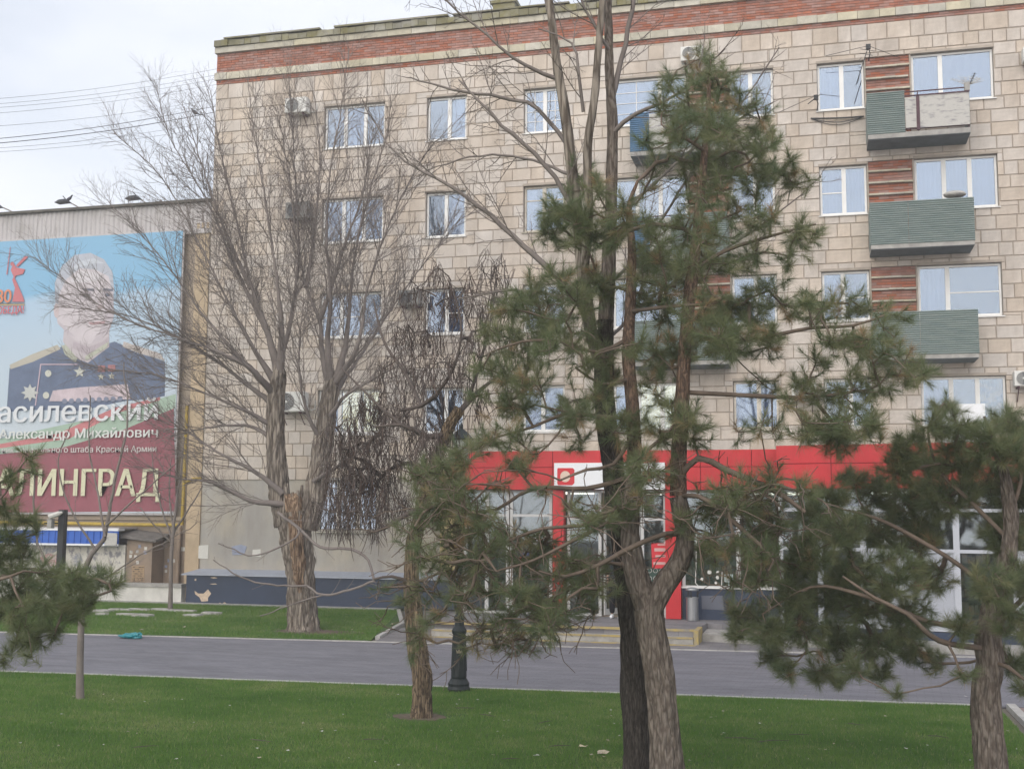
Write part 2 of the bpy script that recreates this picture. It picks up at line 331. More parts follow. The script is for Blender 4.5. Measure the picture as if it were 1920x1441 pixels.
# ------------------------------------------------------------------ ground, road, lawns
def paver_mat(name, c1, c2, mortar, bw, bh, rot=0.0, bump=0.3):
    M = bpy.data.materials.new(name); M.use_nodes = True; t = M.node_tree; b = t.nodes['Principled BSDF']; b.inputs['Roughness'].default_value = 0.85
    b.inputs['Specular IOR Level'].default_value = 0.25
    tcn = t.nodes.new('ShaderNodeTexCoord'); mpn = t.nodes.new('ShaderNodeMapping'); mpn.inputs['Rotation'].default_value = (0, 0, rot)
    br = t.nodes.new('ShaderNodeTexBrick'); br.inputs['Scale'].default_value = 1; br.inputs['Brick Width'].default_value = bw; br.inputs['Row Height'].default_value = bh
    br.inputs['Mortar Size'].default_value = 0.004; br.inputs['Color1'].default_value = (*c1, 1); br.inputs['Color2'].default_value = (*c2, 1); br.inputs['Mortar'].default_value = (*mortar, 1)
    nn = t.nodes.new('ShaderNodeTexNoise'); nn.inputs['Scale'].default_value = 0.9; nn.inputs['Detail'].default_value = 8; nn.inputs['Roughness'].default_value = 0.7
    r = t.nodes.new('ShaderNodeValToRGB'); r.color_ramp.elements[0].position = 0.3; r.color_ramp.elements[0].color = (0.72,)*3+(1,); r.color_ramp.elements[1].position = 0.7; r.color_ramp.elements[1].color = (1.18,)*3+(1,)
    mm = t.nodes.new('ShaderNodeMixRGB'); mm.blend_type = 'MULTIPLY'; mm.inputs[0].default_value = 1
    t.links.new(tcn.outputs['Object'], mpn.inputs[0]); t.links.new(mpn.outputs[0], br.inputs[0]); mp3 = t.nodes.new('ShaderNodeMapping'); mp3.inputs['Scale'].default_value = (0.5, 2.4, 1); t.links.new(tcn.outputs['Object'], mp3.inputs[0]); t.links.new(mp3.outputs[0], nn.inputs[0]); t.links.new(nn.outputs[0], r.inputs[0])
    t.links.new(br.outputs[0], mm.inputs[1]); t.links.new(r.outputs[0], mm.inputs[2]); t.links.new(mm.outputs[0], b.inputs['Base Color'])
    bp = t.nodes.new('ShaderNodeBump'); bp.inputs['Strength'].default_value = bump; bp.inputs['Distance'].default_value = 0.01; t.links.new(br.outputs['Fac'], bp.inputs['Height']); bp.invert = True
    t.links.new(bp.outputs[0], b.inputs['Normal'])
    return M
m_road = paver_mat('path_paving', (0.168, 0.168, 0.19), (0.195, 0.194, 0.214), (0.13, 0.13, 0.145), 0.24, 0.12, 0.06)
m_pave = paver_mat('shop_paving', (0.22, 0.21, 0.21), (0.17, 0.165, 0.175), (0.11, 0.10, 0.10), 0.4, 0.2, 0.0)
m_pink = paver_mat('pink_paving', (0.30, 0.22, 0.20), (0.24, 0.18, 0.17), (0.13, 0.10, 0.09), 0.2, 0.1, 0.7)
def near_edge(x): return 17.46+(x+13.46)*(0.97/15.61)
def far_edge(x): return 22.94+(x+16.38)*(1.46/18.38)
g = MB().box(-400, 400, -60, 600, -0.3, -0.03, 'bflrk').build('ground', mat('ground_earth', (0.16, 0.145, 0.12), 0.95, var=0.2, vscale=0.5), loc=(0, 0, 0)); g['kind'] = 'structure'
xs = [-60, 40]
o = MB().slab([(-60, near_edge(-60)), (40, near_edge(40)), (40, far_edge(40)), (-60, far_edge(-60))], -0.025, 0.0).build('road', m_road, loc=(0, 20, 0)); o['kind'] = 'structure'
LE = 2.42   # right edge of the near lawn
o = MB().slab([(-60, near_edge(-60)-0.12), (LE, near_edge(LE)-0.12), (LE, -20), (-60, -20)], -0.03, 0.012).build('lawn', m_lawn, loc=(0, 10, 0)); o['kind'] = 'structure'
o = MB().slab([(-60, far_edge(-60)+0.1), (-9.25, far_edge(-9.25)+0.1), (-9.85, 27.3), (-11.3, 31.0), (-11.3, 31.3), (-60, 31.1)], -0.03, 0.012).build('lawn', m_lawn, loc=(-20, 27, 0)); o['kind'] = 'structure'
o = MB().slab([(LE+0.14, near_edge(LE)-0.02), (40, near_edge(40)-0.02), (40, -20), (LE+0.14, -20)], -0.028, -0.004).build('pavement', m_pink, loc=(3, 16, 0)); o['kind'] = 'structure'
o = MB().slab([(-9.1, far_edge(-9.1)+0.1), (40, far_edge(40)+0.1), (40, 33), (-11.0, 33), (-11.1, 31.0), (-9.65, 27.3)], -0.028, 0.006).build('pavement', m_pave, loc=(0, 26, 0)); o['kind'] = 'structure'
kr = thing('kerb', (-6, 18, 0), None, None); kr['kind'] = 'structure'
def kerb_line(a, b, wdt, z1, mt=m_kerb, step=1.0):
    a, b = Vector((*a, 0)), Vector((*b, 0)); d = (b-a); n = max(1, int(d.length/step)); u = d.normalized(); p = Vector((-u.y, u.x, 0))*wdt
    for i in range(n):
        q0 = a+d*(i/n)+u*0.004; q1 = a+d*((i+1)/n)-u*0.004
        MB().slab([(q0.x, q0.y), (q1.x, q1.y), (q1.x+p.x, q1.y+p.y), (q0.x+p.x, q0.y+p.y)], -0.03, z1+U(-0.003, 0.003)).build('kerb_stone', mt, kr)
kerb_line((-16, near_edge(-16)-0.105), (LE, near_edge(LE)-0.105), 0.09, 0.022)
kerb_line((-22, far_edge(-22)+0.01), (6, far_edge(6)+0.01), 0.085, 0.016)
kerb_line((LE+0.13, near_edge(LE)-0.03), (LE+0.13, 13.0), 0.12, 0.05)
kerb_line((-9.2, 24.2), (-9.75, 27.3), 0.10, 0.06); kerb_line((-9.75, 27.3), (-11.2, 31.0), 0.10, 0.06)
o = MB().slab([(-24, 31.1), (-11.4, 31.0), (-11.4, 31.9), (-24, 31.9)], -0.02, 0.05).build('blind_area', m_concrete, loc=(-18, 31.4, 0)); o['kind'] = 'structure'

# ------------------------------------------------------------------ apartment block
BX0, BX1 = -17.74, 10.5
bld = thing('apartment_building', (-4, D, 0), 'five-storey apartment block clad in pale limestone tiles with red brick cornice', 'building')
TT = 15.80
SILL = {5: 13.50, 4: 10.62, 3: 7.78, 2: 4.95}
HEAD = {5: 14.80, 4: 11.95, 3: 9.10, 2: 6.24}
cols = [(-14.10, -12.17, 'w3'), (-10.85, -9.64, 'w2'), (-7.92, -6.72, 'w2'), (-2.12, -0.93, 'w2'), (0.23, 1.45, 'w2')]
balw = [(-5.36, -3.28, -1), (2.64, 4.68, 1)]
bpan = [(-3.24, -2.16), (1.49, 2.60)]
wins = []
for fl in (5, 4, 3, 2):
    for i, (a, b, k) in enumerate(cols): wins.append((a, b, SILL[fl], HEAD[fl], k, fl, i))
    for i, (a, b, s) in enumerate(balw): wins.append((a, b, SILL[fl] if fl > 2 else 4.95, HEAD[fl]+(0.05 if fl > 2 else 0), 'wb', fl, s))
wins.append((7.3, 8.5, SILL[5], HEAD[5], 'w2', 5, 9)); wins.append((7.3, 8.5, SILL[4], HEAD[4], 'w2', 4, 9)); wins.append((7.3, 8.5, SILL[3], HEAD[3], 'w2', 3, 9))
wins.append((-14.05, -12.2, 2.15, 3.62, 'wbar', 1, 0))
openings = [(a, b, z0, z1) for a, b, z0, z1, *_ in wins]
panels = [(a, b, SILL[fl]-0.75, HEAD[fl]+0.06) for fl in (5, 4, 3) for a, b in bpan]
holes = openings+panels
def subtract(rects, h):
    out = []
    for (a, b, c, d) in rects:
        x0, x1, z0, z1 = h
        if x1 <= a or x0 >= b or z1 <= c or z0 >= d: out.append((a, b, c, d)); continue
        if c < z0: out.append((a, b, c, z0))
        if d > z1: out.append((a, b, z1, d))
        zz0, zz1 = max(c, z0), min(d, z1)
        if a < x0: out.append((a, x0, zz0, zz1))
        if b > x1: out.append((x1, b, zz0, zz1))
    return out
def wall_with_holes(mb, x0, x1, z0, z1, y, hs, depth):
    rs = [(x0, x1, z0, z1)]
    for h in hs: rs = subtract(rs, h)
    for a, b, c, d in rs: mb.add([(a, y, c), (b, y, c), (b, y, d), (a, y, d)], [(0, 1, 2, 3)])
    for a, b, c, d in hs:
        if b < x0 or a > x1 or d < z0 or c > z1: continue
        mb.add([(a, y, c), (a, y+depth, c), (a, y+depth, d), (a, y, d)], [(0, 1, 2, 3)])
        mb.add([(b, y, c), (b, y, d), (b, y+depth, d), (b, y+depth, c)], [(0, 1, 2, 3)])
        mb.add([(a, y, d), (a, y+depth, d), (b, y+depth, d), (b, y, d)], [(0, 1, 2, 3)])
        mb.add([(a, y, c), (b, y, c), (b, y+depth, c), (a, y+depth, c)], [(0, 1, 2, 3)])
PL0 = 3.62   # plaster below, tiles above
wb = MB(); wall_with_holes(wb, BX0, BX1, PL0, TT, D+0.012, holes, 0.22); wb.build('wall', m_mortar, bld)
wb = MB().box(BX0, BX1, D+0.55, D+12, 0, 16.9, 'b'); wb.build('building_core', mat('core_wall', (0.30, 0.27, 0.22), 0.95, var=0.15, vscale=2), bld)
MB().box(BX0, BX0+0.30, D+0.034, D+0.55, 0.0, 16.9, 'b').build('end_wall', m_mortar, bld)
pl = MB(); wall_with_holes(pl, BX0, -10.3, 0.9, PL0, D+0.02, [h for h in openings if h[3] < 4], 0.22); pl.build('plaster_wall', m_plaster, bld)
MB().add([(-10.3, D+0.02, 0.9), (-7.9, D+0.02, 0.9), (-7.9, D+0.02, PL0), (-10.3, D+0.02, PL0)], [(0, 1, 2, 3)]).build('warm_glow_plaster_wall', m_glowplaster, bld)  # wall strip whose warm glow is put into its colour
MB().add([(-7.9, D+0.02, 0), (BX1, D+0.02, 0), (BX1, D+0.02, PL0), (-7.9, D+0.02, PL0)], [(0, 1, 2, 3)]).build('shop_back_wall', m_plaster, bld)

# limestone tiles
rows = []; z = PL0
while z < TT-0.05:
    hgt = random.choice([0.335, 0.35, 0.36, 0.37]); hgt = min(hgt, TT-z)
    if TT-(z+hgt) < 0.2: hgt = TT-z
    rows.append((z, z+hgt)); z += hgt
tiles = []; gp = 0.007
for (z0, z1) in rows:
    x = BX0
    while x < BX1:
        wd = random.choice([0.34, 0.38, 0.42, 0.5, 0.55, 0.6, 0.66]); wd = min(wd, BX1-x)
        rs = [(x+gp, x+wd-gp, z0+gp, z1-gp)]
        for h in holes: rs = subtract(rs, (h[0]-0.004, h[1]+0.004, h[2]-0.004, h[3]+0.004))
        for r in rs:
            if r[1]-r[0] > 0.035 and r[3]-r[2] > 0.035: tiles.append(r)
        x += wd
def tile_score(r):
    vis = r[0] > -2.0 and r[1] < 5.65 and r[2] > 4.6
    return ((r[1]-r[0])*(r[3]-r[2]) if vis else 0)
order = sorted(range(len(tiles)), key=lambda i: -tile_score(tiles[i])); single = set(order[:300])
c = 0.035
uv = [(0, 0, 1), (1, 0, 1), (1, 0, 0), (0, 0, 0)]
def tile_geo(b=0.04):
    v = [(0, 1, 0), (1, 1, 0), (1, 1, 1), (0, 1, 1), (b*.5, 0, b), (1-b*.5, 0, b), (1-b*.5, 0, 1-b), (b*.5, 0, 1-b)]
    return v, [(4, 5, 6, 7), (0, 1, 5, 4), (1, 2, 6, 5), (2, 3, 7, 6), (3, 0, 4, 7)]
tv, tf = tile_geo(); tme = bpy.data.meshes.new('tile'); tme.from_pydata(tv, [], tf); tme.materials.append(m_tile)
field = MB(); bl = wloc(bld)
for i, (a, b, c0, d0) in enumerate(tiles):
    th = 0.022+U(0, 0.008)
    if i in single:
        t = bpy.data.objects.new('tile', tme); COL.objects.link(t); t.parent = bld
        t.location = Vector((a, D+0.012-th, c0))-bl; t.scale = (b-a, th, d0-c0)
    else:
        field.add([(a+v[0]*(b-a), D+0.012-th*(1-v[1]), c0+v[2]*(d0-c0)) for v in tv], tf)
field.build('tile_field', m_tile, bld)['kind'] = 'stuff'

# brick bands, trim courses and cornice
bk = MB()
def bricks(mb, x0, x1, z0, z1, y, bw=0.25, bh=0.075, th=0.02, jit=0.004):
    n = max(1, round((z1-z0)/bh)); bh = (z1-z0)/n
    for j in range(n):
        x = x0-(bw/2 if j % 2 else 0)
        while x < x1:
            a, b = max(x, x0)+0.006, min(x+bw, x1)-0.006
            if b-a > 0.02:
                q = U(-jit, jit); mb.box(a, b, y-th+q, y, z0+j*bh+0.007, z0+(j+1)*bh-0.007, 'k')
            x += bw
B1, B2, B3, B4, B5 = TT+0.14, TT+0.36, TT+0.98, TT+1.16, TT+1.38
MB().box(BX0, BX1, D+0.012, D+0.6, TT, B3, 'b').build('band_core', m_bmortar, bld)
bricks(bk, BX0, BX1, TT+0.004, B1-0.002, D+0.012); bricks(bk, BX0, BX1, B2+0.004, B3-0.004, D+0.012)
def course(name, z0, z1, y0, y1, mt, lo, hi, x0=BX0-0.04, x1=BX1, jz=0.01, jy=0.01):
    x = x0
    while x < x1-0.05:
        wd = min(U(lo, hi), x1-x)
        MB().box(x+0.005, x+wd-0.005, y0+U(-jy, jy), y1, z0+U(0, jz*.3), z1-U(0, jz)).build(name, mt, bld); x += wd
course('trim_block', B1, B2, D-0.07, D+0.3, m_trim, 0.36, 0.62)
course('cornice_block', B3, B4, D-0.10, D+0.4, m_trim, 0.7, 1.5, jy=0.02)
course('coping_block', B4, B5, D-0.16, D+0.5, m_moss, 0.22, 0.34, jz=0.05, jy=0.02)
xx = BX0+0.3
while xx < BX1:
    ln = U(2.2, 4.2); MB().box(xx, min(xx+ln, BX1), D-0.20, D+0.7, B5+0.003, B5+0.035+U(0, 0.025)).build('coping_flashing', m_moss, bld); xx += ln+U(-0.02, 0.6)
MB().box(BX0, BX1, D+0.4, D+12, 16.9, 17.0).build('roof', m_concrete, bld)
c0, c1 = at(927, 20, D+1.6), at(968, 20, D+1.6)
ch = MB().box(c0.x, c1.x, D+1.4, D+2.1, 17.0, at(945, 6, D+1.4).z); ch.box(c0.x-0.06, c1.x+0.06, D+1.34, D+2.16, at(945, 6, D+1.4).z+0.003, at(945, 6, D+1.4).z+0.10); ch.build('chimney', m_moss, bld)
# recessed brick panels with ledges between paired windows
for (a, b, z0, z1) in panels:
    MB().box(a, b, D+0.075, D+0.2, z0, z1, 'k').build('panel_backing', m_bmortar, bld)
    bricks(bk, a, b, z0, z1, D+0.075, 0.25, 0.078, 0.022, 0.006)
    zz = z1-0.30
    while zz > z0+0.1:
        x = a
        while x < b-0.05:
            wd = min(U(0.3, 0.5), b-x); q = U(-.008, .008); MB().box(x+0.003, x+wd-0.003, D-0.04+q, D+0.05, zz+q, zz+0.045+q).build('ledge_strip', m_trim, bld); x += wd
        zz -= 0.315
bk.build('brickwork', m_brick, bld)['kind'] = 'stuff'

# windows
def window(a, b, z0, z1, k, fl, idx):
    y = D+0.10; fw = 0.055
    old = (k == 'w2' and (fl, idx) in ((4, 2), (2, 3))) or k == 'wbar'
    fm = m_wood if old else m_pvc
    if k in ('w2',): cuts = [0.5+U(-0.07, 0.07)]
    elif k in ('w3', 'wbar'): cuts = [0.34, 0.67]
    else: cuts = [0.38, 0.62] if False else ([0.36] if fl in (5, 3) else [0.36, 0.67])
    if k == 'wb' and idx < 0: cuts = [1-c_ for c_ in cuts][::-1]
    fr = MB(); fr.box(a+0.01, b-0.01, y, y+0.07, z0+0.012, z0+0.012+fw); fr.box(a+0.01, b-0.01, y, y+0.07, z1-0.012-fw, z1-0.012)
    xs_ = [a+0.01]+[a+(b-a)*c_ for c_ in cuts]+[b-0.01]
    zi0, zi1 = z0+0.012+fw, z1-0.012-fw
    fr.box(a+0.01, a+0.01+fw, y+0.001, y+0.069, zi0, zi1); fr.box(b-0.01-fw, b-0.01, y+0.001, y+0.069, zi0, zi1)
    for q in xs_[1:-1]: fr.box(q-0.055, q+0.055, y+0.001, y+0.069, zi0, zi1)
    wo = fr.build('window', fm, bld)
    n = len(xs_)-1
    for i in range(n):
        p0 = xs_[i]+(fw if i == 0 else 0.055); p1 = xs_[i+1]-(fw if i == n-1 else 0.055)
        MB().box(p0, p1, y+0.03, y+0.036, zi0, zi1).build('pane', m_glass, wo)
        kind = random.random()
        sash = MB()
        if (fl in (4, 3) and random.random() < 0.4) or old:
            q = zi0+(zi1-zi0)*(0.45 if not old else 0.7); sash.box(p0, p1, y+0.012, y+0.028, q, q+0.03)
        if k == 'w2' and idx == 2 and fl == 5 or (k == 'wb' and idx < 0 and fl == 5):
            for s_ in (0.25, 0.5, 0.75): sash.box(p0, p1, y+0.012, y+0.028, zi0+(zi1-zi0)*s_-0.008, zi0+(zi1-zi0)*s_+0.008)
            sash.box((p0+p1)/2-0.009, (p0+p1)/2+0.009, y+0.010, y+0.027, zi0+0.002, zi1-0.002)
        if sash.v: sash.build('glazing_bar', fm, wo)
        # what hangs behind the pane
        if fl == 2 and idx in (0, -1) and k in ('w3', 'wb') : mt_ = m_lit if (i != 0) else m_curtw
        elif fl == 2 and k == 'wb' and idx > 0 and i == n-1: mt_ = m_sunrefl  # this sheet carries the painted sun reflection of the pane
        elif kind < 0.4: mt_ = m_curt
        elif kind < 0.68: mt_ = m_curtw
        else: mt_ = None
        if mt_ is not None:
            nn_ = 18; zb = zi0 if kind < 0.6 else zi0+0.02
            V = []; Fq = []
            for j in range(nn_+1):
                x = p0+(p1-p0)*j/nn_; dy = 0.004*math.sin(j*1.9+i)+0.004*math.sin(j*0.7)
                V += [(x, D+0.215+dy, zb), (x, D+0.215+dy, zi1)]
            for j in range(nn_): Fq.append((2*j, 2*j+2, 2*j+3, 2*j+1))
            MB().add(V, Fq).build('curtain_or_reflection', mt_, wo, smooth=True)
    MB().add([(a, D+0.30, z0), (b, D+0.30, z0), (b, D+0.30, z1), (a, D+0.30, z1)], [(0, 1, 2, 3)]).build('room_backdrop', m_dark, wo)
    sl = MB(); sl.add([(a-0.04, D-0.06, z0-0.022), (b+0.04, D-0.06, z0-0.022), (b+0.04, D+0.10, z0+0.010), (a-0.04, D+0.10, z0+0.010), (a-0.04, D-0.06, z0-0.045), (b+0.04, D-0.06, z0-0.045), (b+0.04, D+0.10, z0-0.014), (a-0.04, D+0.10, z0-0.014)], [(0, 1, 2, 3), (4, 5, 1, 0), (7, 6, 5, 4), (5, 6, 2, 1), (7, 4, 0, 3)])
    sl.build('sill', m_pvc if not old else m_trim, wo)
    lt = MB().box(a-0.02, b+0.02, D-0.025, D+0.10, z1+0.003, z1+0.07); lt.build('lintel', m_mortar if fl > 1 else m_plaster, wo)
    if k == 'wbar':
        gr = MB()
        for j in range(13): x = a+(b-a)*j/12; gr.bar((x, D-0.06, z0), (x, D-0.06, z1), 0.008, 5)
        for zz in (z0+0.05, (z0+z1)/2, z1-0.05): gr.bar((a, D-0.075, zz), (b, D-0.075, zz), 0.010, 5)
        for j in range(6): x = a+(b-a)*j/6; gr.bar((x, D-0.05, z0+0.05), (x+(b-a)/6, D-0.05, z1-0.05), 0.006, 4); gr.bar((x+(b-a)/6, D-0.045, z0+0.05), (x, D-0.045, z1-0.05), 0.006, 4)
        gr.build('window_grille', m_black, wo)
for wdef in wins: window(*wdef)

# plinth of the block
MB().box(-17.98, -9.75, D-0.33, D+0.015, 0.05, 0.86, 'bk').build('plinth', m_plinth, bld)
MB().add([(-18.12, D-0.40, 0.87), (-9.75, D-0.40, 0.87), (-9.75, D+0.015, 1.01), (-17.76, D+0.015, 1.01), (-18.12, D-0.40, 0.84), (-9.75, D-0.40, 0.84), (-17.76, D+0.015, 0.90), (-9.75, D+0.015, 0.90)], [(0, 1, 2, 3), (4, 5, 1, 0), (6, 4, 0, 3), (5, 7, 2, 1), (4, 6, 7, 5)]).build('ledge', m_ledge, bld)
def px_poly(pts, Y): return [(lambda q: (q.x, q.z))(at(x, y, Y)) for x, y in pts]
yp = D-0.33
for poly in ([(365,1107),(372,1112),(382,1112),(390,1104),(396,1112),(390,1120),(390,1126),(378,1127),(374,1119),(366,1113)], [(407,1133),(412,1129),(417,1131),(421,1128),(430,1134)], [(394,1082),(402,1081),(408,1083),(401,1084)], [(393,1094),(404,1093),(407,1095),(399,1095)], [(365,1085),(368,1084),(368,1088),(365,1088)], [(560,1134),(568,1132),(575,1135)]):
    MB().prism(px_poly(poly, yp), yp-0.006, yp+0.002).build('torn_patch', m_torn, bld)
for poly, mt in (([(373,1022),(391,1021),(390,1047),(372,1046)], m_paper), ([(435,1024),(452,1020),(463,1024),(458,1039),(436,1040)], m_bluepaint), ([(474,1030),(489,1029),(489,1043),(473,1043)], m_paper)):
    MB().prism(px_poly(poly, D+0.02), D+0.008, D+0.027).build('pasted_notice', mt, bld)

# balconies
def corrugated(x0, x1, z0, z1, y, name, mt, parent, wob=0.015, pitch=0.055, axis='z'):
    n = int((z1-z0)/pitch); V = []; Fq = []
    for j in range(n*4+1):
        zz = z0+(z1-z0)*j/(n*4); yy = y+wob*(math.cos(j*math.pi/2))
        V += [(x0, yy, zz), (x1, yy, zz), (x0, yy+0.02, zz), (x1, yy+0.02, zz)]
    for j in range(n*4):
        q = 4*j; Fq += [(q, q+1, q+5, q+4), (q+3, q+2, q+6, q+7), (q+2, q, q+4, q+6), (q+1, q+3, q+7, q+5)]
    return MB().add(V, Fq).build(name, mt, parent)
def balcony(x0, x1, zs, style):
    y0 = D-0.98
    sb = MB().box(x0, x1, y0, D-0.012, zs-0.13, zs); so = sb.build('balcony', m_concrete, bld)
    MB().box(x0+0.005, x1-0.005, y0+0.01, D-0.02, zs-0.145, zs-0.132).build('slab_underside', m_slabund, so)  # thin sheet below the slab, darker than its concrete
    zt = zs+1.06
    r = MB()
    for x in (x0+0.03, x1-0.03, (x0+x1)/2): r.bar((x, y0+0.05, zs), (x, y0+0.05, zt), 0.016, 6)
    for zz in (zt, zs+0.08): r.bar((x0, y0+0.05, zz), (x1, y0+0.05, zz), 0.018, 6)
    for x in (x0+0.02, x1-0.02): r.bar((x, y0+0.05, zt), (x, D-0.03, zt), 0.016, 6)
    r.build('railing', m_rail, so)
    for x in (x0-0.005, x1-0.015): MB().box(x, x+0.02, y0+0.07, D-0.03, zs+0.02, zt-0.03).build('side_panel', m_green, so)
    if style == 'full':
        xm = x0+(x1-x0)*U(0.35, 0.5)
        corrugated(x0-0.01, xm-0.004, zs-0.03, zt+0.02, y0-0.012, 'corrugated_panel', m_green, so)
        corrugated(xm+0.004, x1+0.01, zs-0.03, zt+0.02, y0-0.016, 'corrugated_panel', m_green, so)
    elif style == 'mixed':
        xm = x0+(x1-x0)*0.37
        corrugated(x0-0.01, xm, zs-0.02, zt+0.03, y0-0.012, 'corrugated_panel', m_green, so)
        MB().box(xm+0.01, xm+0.28, y0+0.0, y0+0.03, zs+0.10, zt-0.16).build('asbestos_panel', m_panelw, so)
        MB().box(xm+0.36, x1-0.01, y0+0.0, y0+0.03, zs+0.08, zt-0.14).build('asbestos_panel', m_panelw, so)
        MB().box(xm+0.28, xm+0.36, y0-0.02, y0+0.02, zs+0.02, zt-0.12).box(xm, x1, y0-0.02, y0+0.02, zt-0.14, zt-0.11).build('panel_post', m_rail, so)
        MB().box(x1-0.11, x1+0.02, y0+0.0, y0+0.12, zt-0.09, zt+0.12).build('corner_box', m_concrete, so)
    else:
        xm = x0+(x1-x0)*0.2; xn = x0+(x1-x0)*0.42
        corrugated(x0-0.01, xm, zs-0.02, zt, y0-0.012, 'corrugated_panel', m_bluec, so)
        MB().box(xm+0.01, xn, y0, y0+0.03, zs+0.06, zt-0.06).build('asbestos_panel', m_panelw, so)
        corrugated(xn+0.01, x1+0.01, zs-0.02, zt+0.02, y0-0.012, 'corrugated_panel', m_green, so)
for fl, st in ((5, 'mixed'), (4, 'full'), (3, 'full')): balcony(1.46, 3.94, SILL[fl]-1.06, st)
for fl, st in ((5, 'blue'), (4, 'blue'), (3, 'full')): balcony(-4.70, -2.16, SILL[fl]-1.06, st)

# ------------------------------------------------------------------ air conditioners
def ac_unit(px_, py_, wpx, label, side=False, Y=D, dark=False):
    c = at(px_, py_, Y); s = (at(px_+50, py_, Y)-at(px_-50, py_, Y)).x/100
    w_ = max(0.55, wpx*s); h_ = w_*0.66; dp = 0.30; x0, z0 = c.x-w_/2, c.z-h_/2; y1 = Y-0.12; y0 = y1-dp
    r = thing('air_conditioner', (c.x, Y, z0), label, 'air conditioner', 'outdoor air conditioner units on the apartment wall')
    cs = MB().box(x0, x0+w_, y0, y1, z0, z0+h_).build('casing', m_ac if not dark else mat('ac_dark', (0.2, 0.2, 0.19), 0.7, var=0.2, vscale=4), r)
    bv = cs.modifiers.new('b', 'BEVEL'); bv.width = 0.02; bv.segments = 2
    fx, fz, fr = x0+w_*0.36, z0+h_*0.5, h_*0.43
    g_ = MB(); n = 28
    ring = [(fx+fr*math.cos(2*math.pi*i/n), fz+fr*math.sin(2*math.pi*i/n)) for i in range(n)]
    g_.prism(ring, y0-0.006, y0+0.004); g_.build('fan_opening', m_grille, r)
    g2 = MB()
    for k in range(1, 7):
        rr = fr*k/6.2; pts = [(fx+rr*math.cos(2*math.pi*i/20), y0-0.016, fz+rr*math.sin(2*math.pi*i/20)) for i in range(21)]
        g2.tube(pts, [0.005]*21, 4, cap=False)
    g2.prism([(fx+fr*0.14*math.cos(2*math.pi*i/12), fz+fr*0.14*math.sin(2*math.pi*i/12)) for i in range(12)], y0-0.024, y0-0.012)
    g2.build('fan_guard', m_ac if not dark else m_grille, r)
    bk_ = MB()
    for xx_ in (x0+w_*0.18, x0+w_*0.82):
        bk_.box(xx_-0.02, xx_+0.02, y0+0.02, Y-0.014, z0-0.045, z0-0.002); bk_.bar((xx_, y0+0.06, z0-0.045), (xx_, Y-0.02, z0-0.36), 0.013, 5)
    bk_.build('bracket', m_rail, r)
    MB().tube([(x0+w_-0.02, y1-0.05, z0+0.12), (x0+w_+0.10, y1-0.02, z0+0.05), (x0+w_+0.16, Y-0.03, z0+0.10), (x0+w_+0.17, Y-0.02, z0+0.35)], [0.022]*4, 6).build('hose', mat('ac_hose', (0.5, 0.49, 0.46), 0.8), r)
ac_unit(565, 205, 40, 'white air conditioner with round dark fan left of the top-floor three-pane window')
ac_unit(568, 400, 44, 'grey weathered air conditioner left of the fourth-floor three-pane window', dark=True)
ac_unit(556, 755, 52, 'white air conditioner low on the wall behind the forked bare tree')
ac_unit(1300, 110, 42, 'cream air conditioner just under the brick cornice above the pine top')
ac_unit(1508, 735, 46, 'air conditioner half hidden by pine branches above the red fascia')
ac_unit(1920, 712, 46, 'white air conditioner beside the second-floor window with painted orange reflection')
ac_unit(1935, 110, 42, 'white air conditioner right of the topmost balcony window')
ac_unit(775, 562, 40, 'dark air conditioner behind hanging seed pods between two third-floor windows', dark=True)

# ------------------------------------------------------------------ tv antennas
def antenna(px0, px1, els, label, Y=D-0.5):
    """boom from px0 to px1, rods listed in pixels"""
    r = thing('tv_antenna', at(*px0, Y), label, 'antenna')
    a, b = at(*px0, Y), at(*px1, Y-0.1)
    mb = MB().bar(a, b, 0.012, 6); mb.build('boom', m_black, r)
    for (q0, q1) in els: MB().bar(at(*q0, Y), at(*q1, Y-0.25), 0.0075, 5).build('rod', m_black, r)
    h_ = MB(); c = at(*px0, Y); h_.box(c.x-0.06, c.x+0.06, c.y-0.05, c.y+0.05, c.z-0.06, c.z+0.06); h_.build('amplifier_box', m_black, r)
    MB().tube([c, c+Vector((0.05, 0.2, -0.1)), Vector((c.x+0.02, D-0.01, c.z-0.2))], [0.014]*3, 6).build('wall_arm', m_black, r)
antenna((1628, 88), (1605, 160), [((1548, 105), (1628, 86)), ((1628, 86), (1688, 109)), ((1615, 108), (1612, 112)), ((1613, 92), (1640, 96)), ((1612, 100), (1636, 104))], 'spidery black antenna with long thin rods above the top-floor window')
antenna((1530, 183), (1515, 195), [((1460, 211), (1533, 178)), ((1536, 177), (1575, 181)), ((1522, 190), (1540, 176))], 'black antenna reaching sideways from the left edge of the top-floor window')
r = thing('whip_antenna', at(1816, 170, D-0.9), 'short black barbed aerial on the corner post of the topmost balcony', 'antenna')
MB().bar(at(1816, 162, D-0.9), at(1828, 137, D-0.9), 0.012, 5).build('mast', m_black, r)
tw = MB()
for k in range(5): q = at(1818+2.2*k, 158-4.6*k, D-0.9); tw.bar(q-Vector((0.05, 0.0, -0.02)), q+Vector((0.05, 0, 0.02)), 0.006, 4)
tw.build('barb', m_black, r)
br_ = MB()
random.seed(3)
for k in range(26):
    a0 = at(1814, 160, D-0.85); an = U(0.2, 2.9); ln = U(0.25, 0.5); e_ = a0+Vector((math.cos(an)*ln, U(-.1, .1), abs(math.sin(an))*ln*0.7))
    br_.bar(a0, e_, 0.005, 4, 0.002)
    for _ in range(3): t_ = U(.4, .9); p_ = a0.lerp(e_, t_); br_.bar(p_, p_+Vector((U(-.09, .09), U(-.05, .05), U(0, .08))), 0.003, 3, 0.0015)
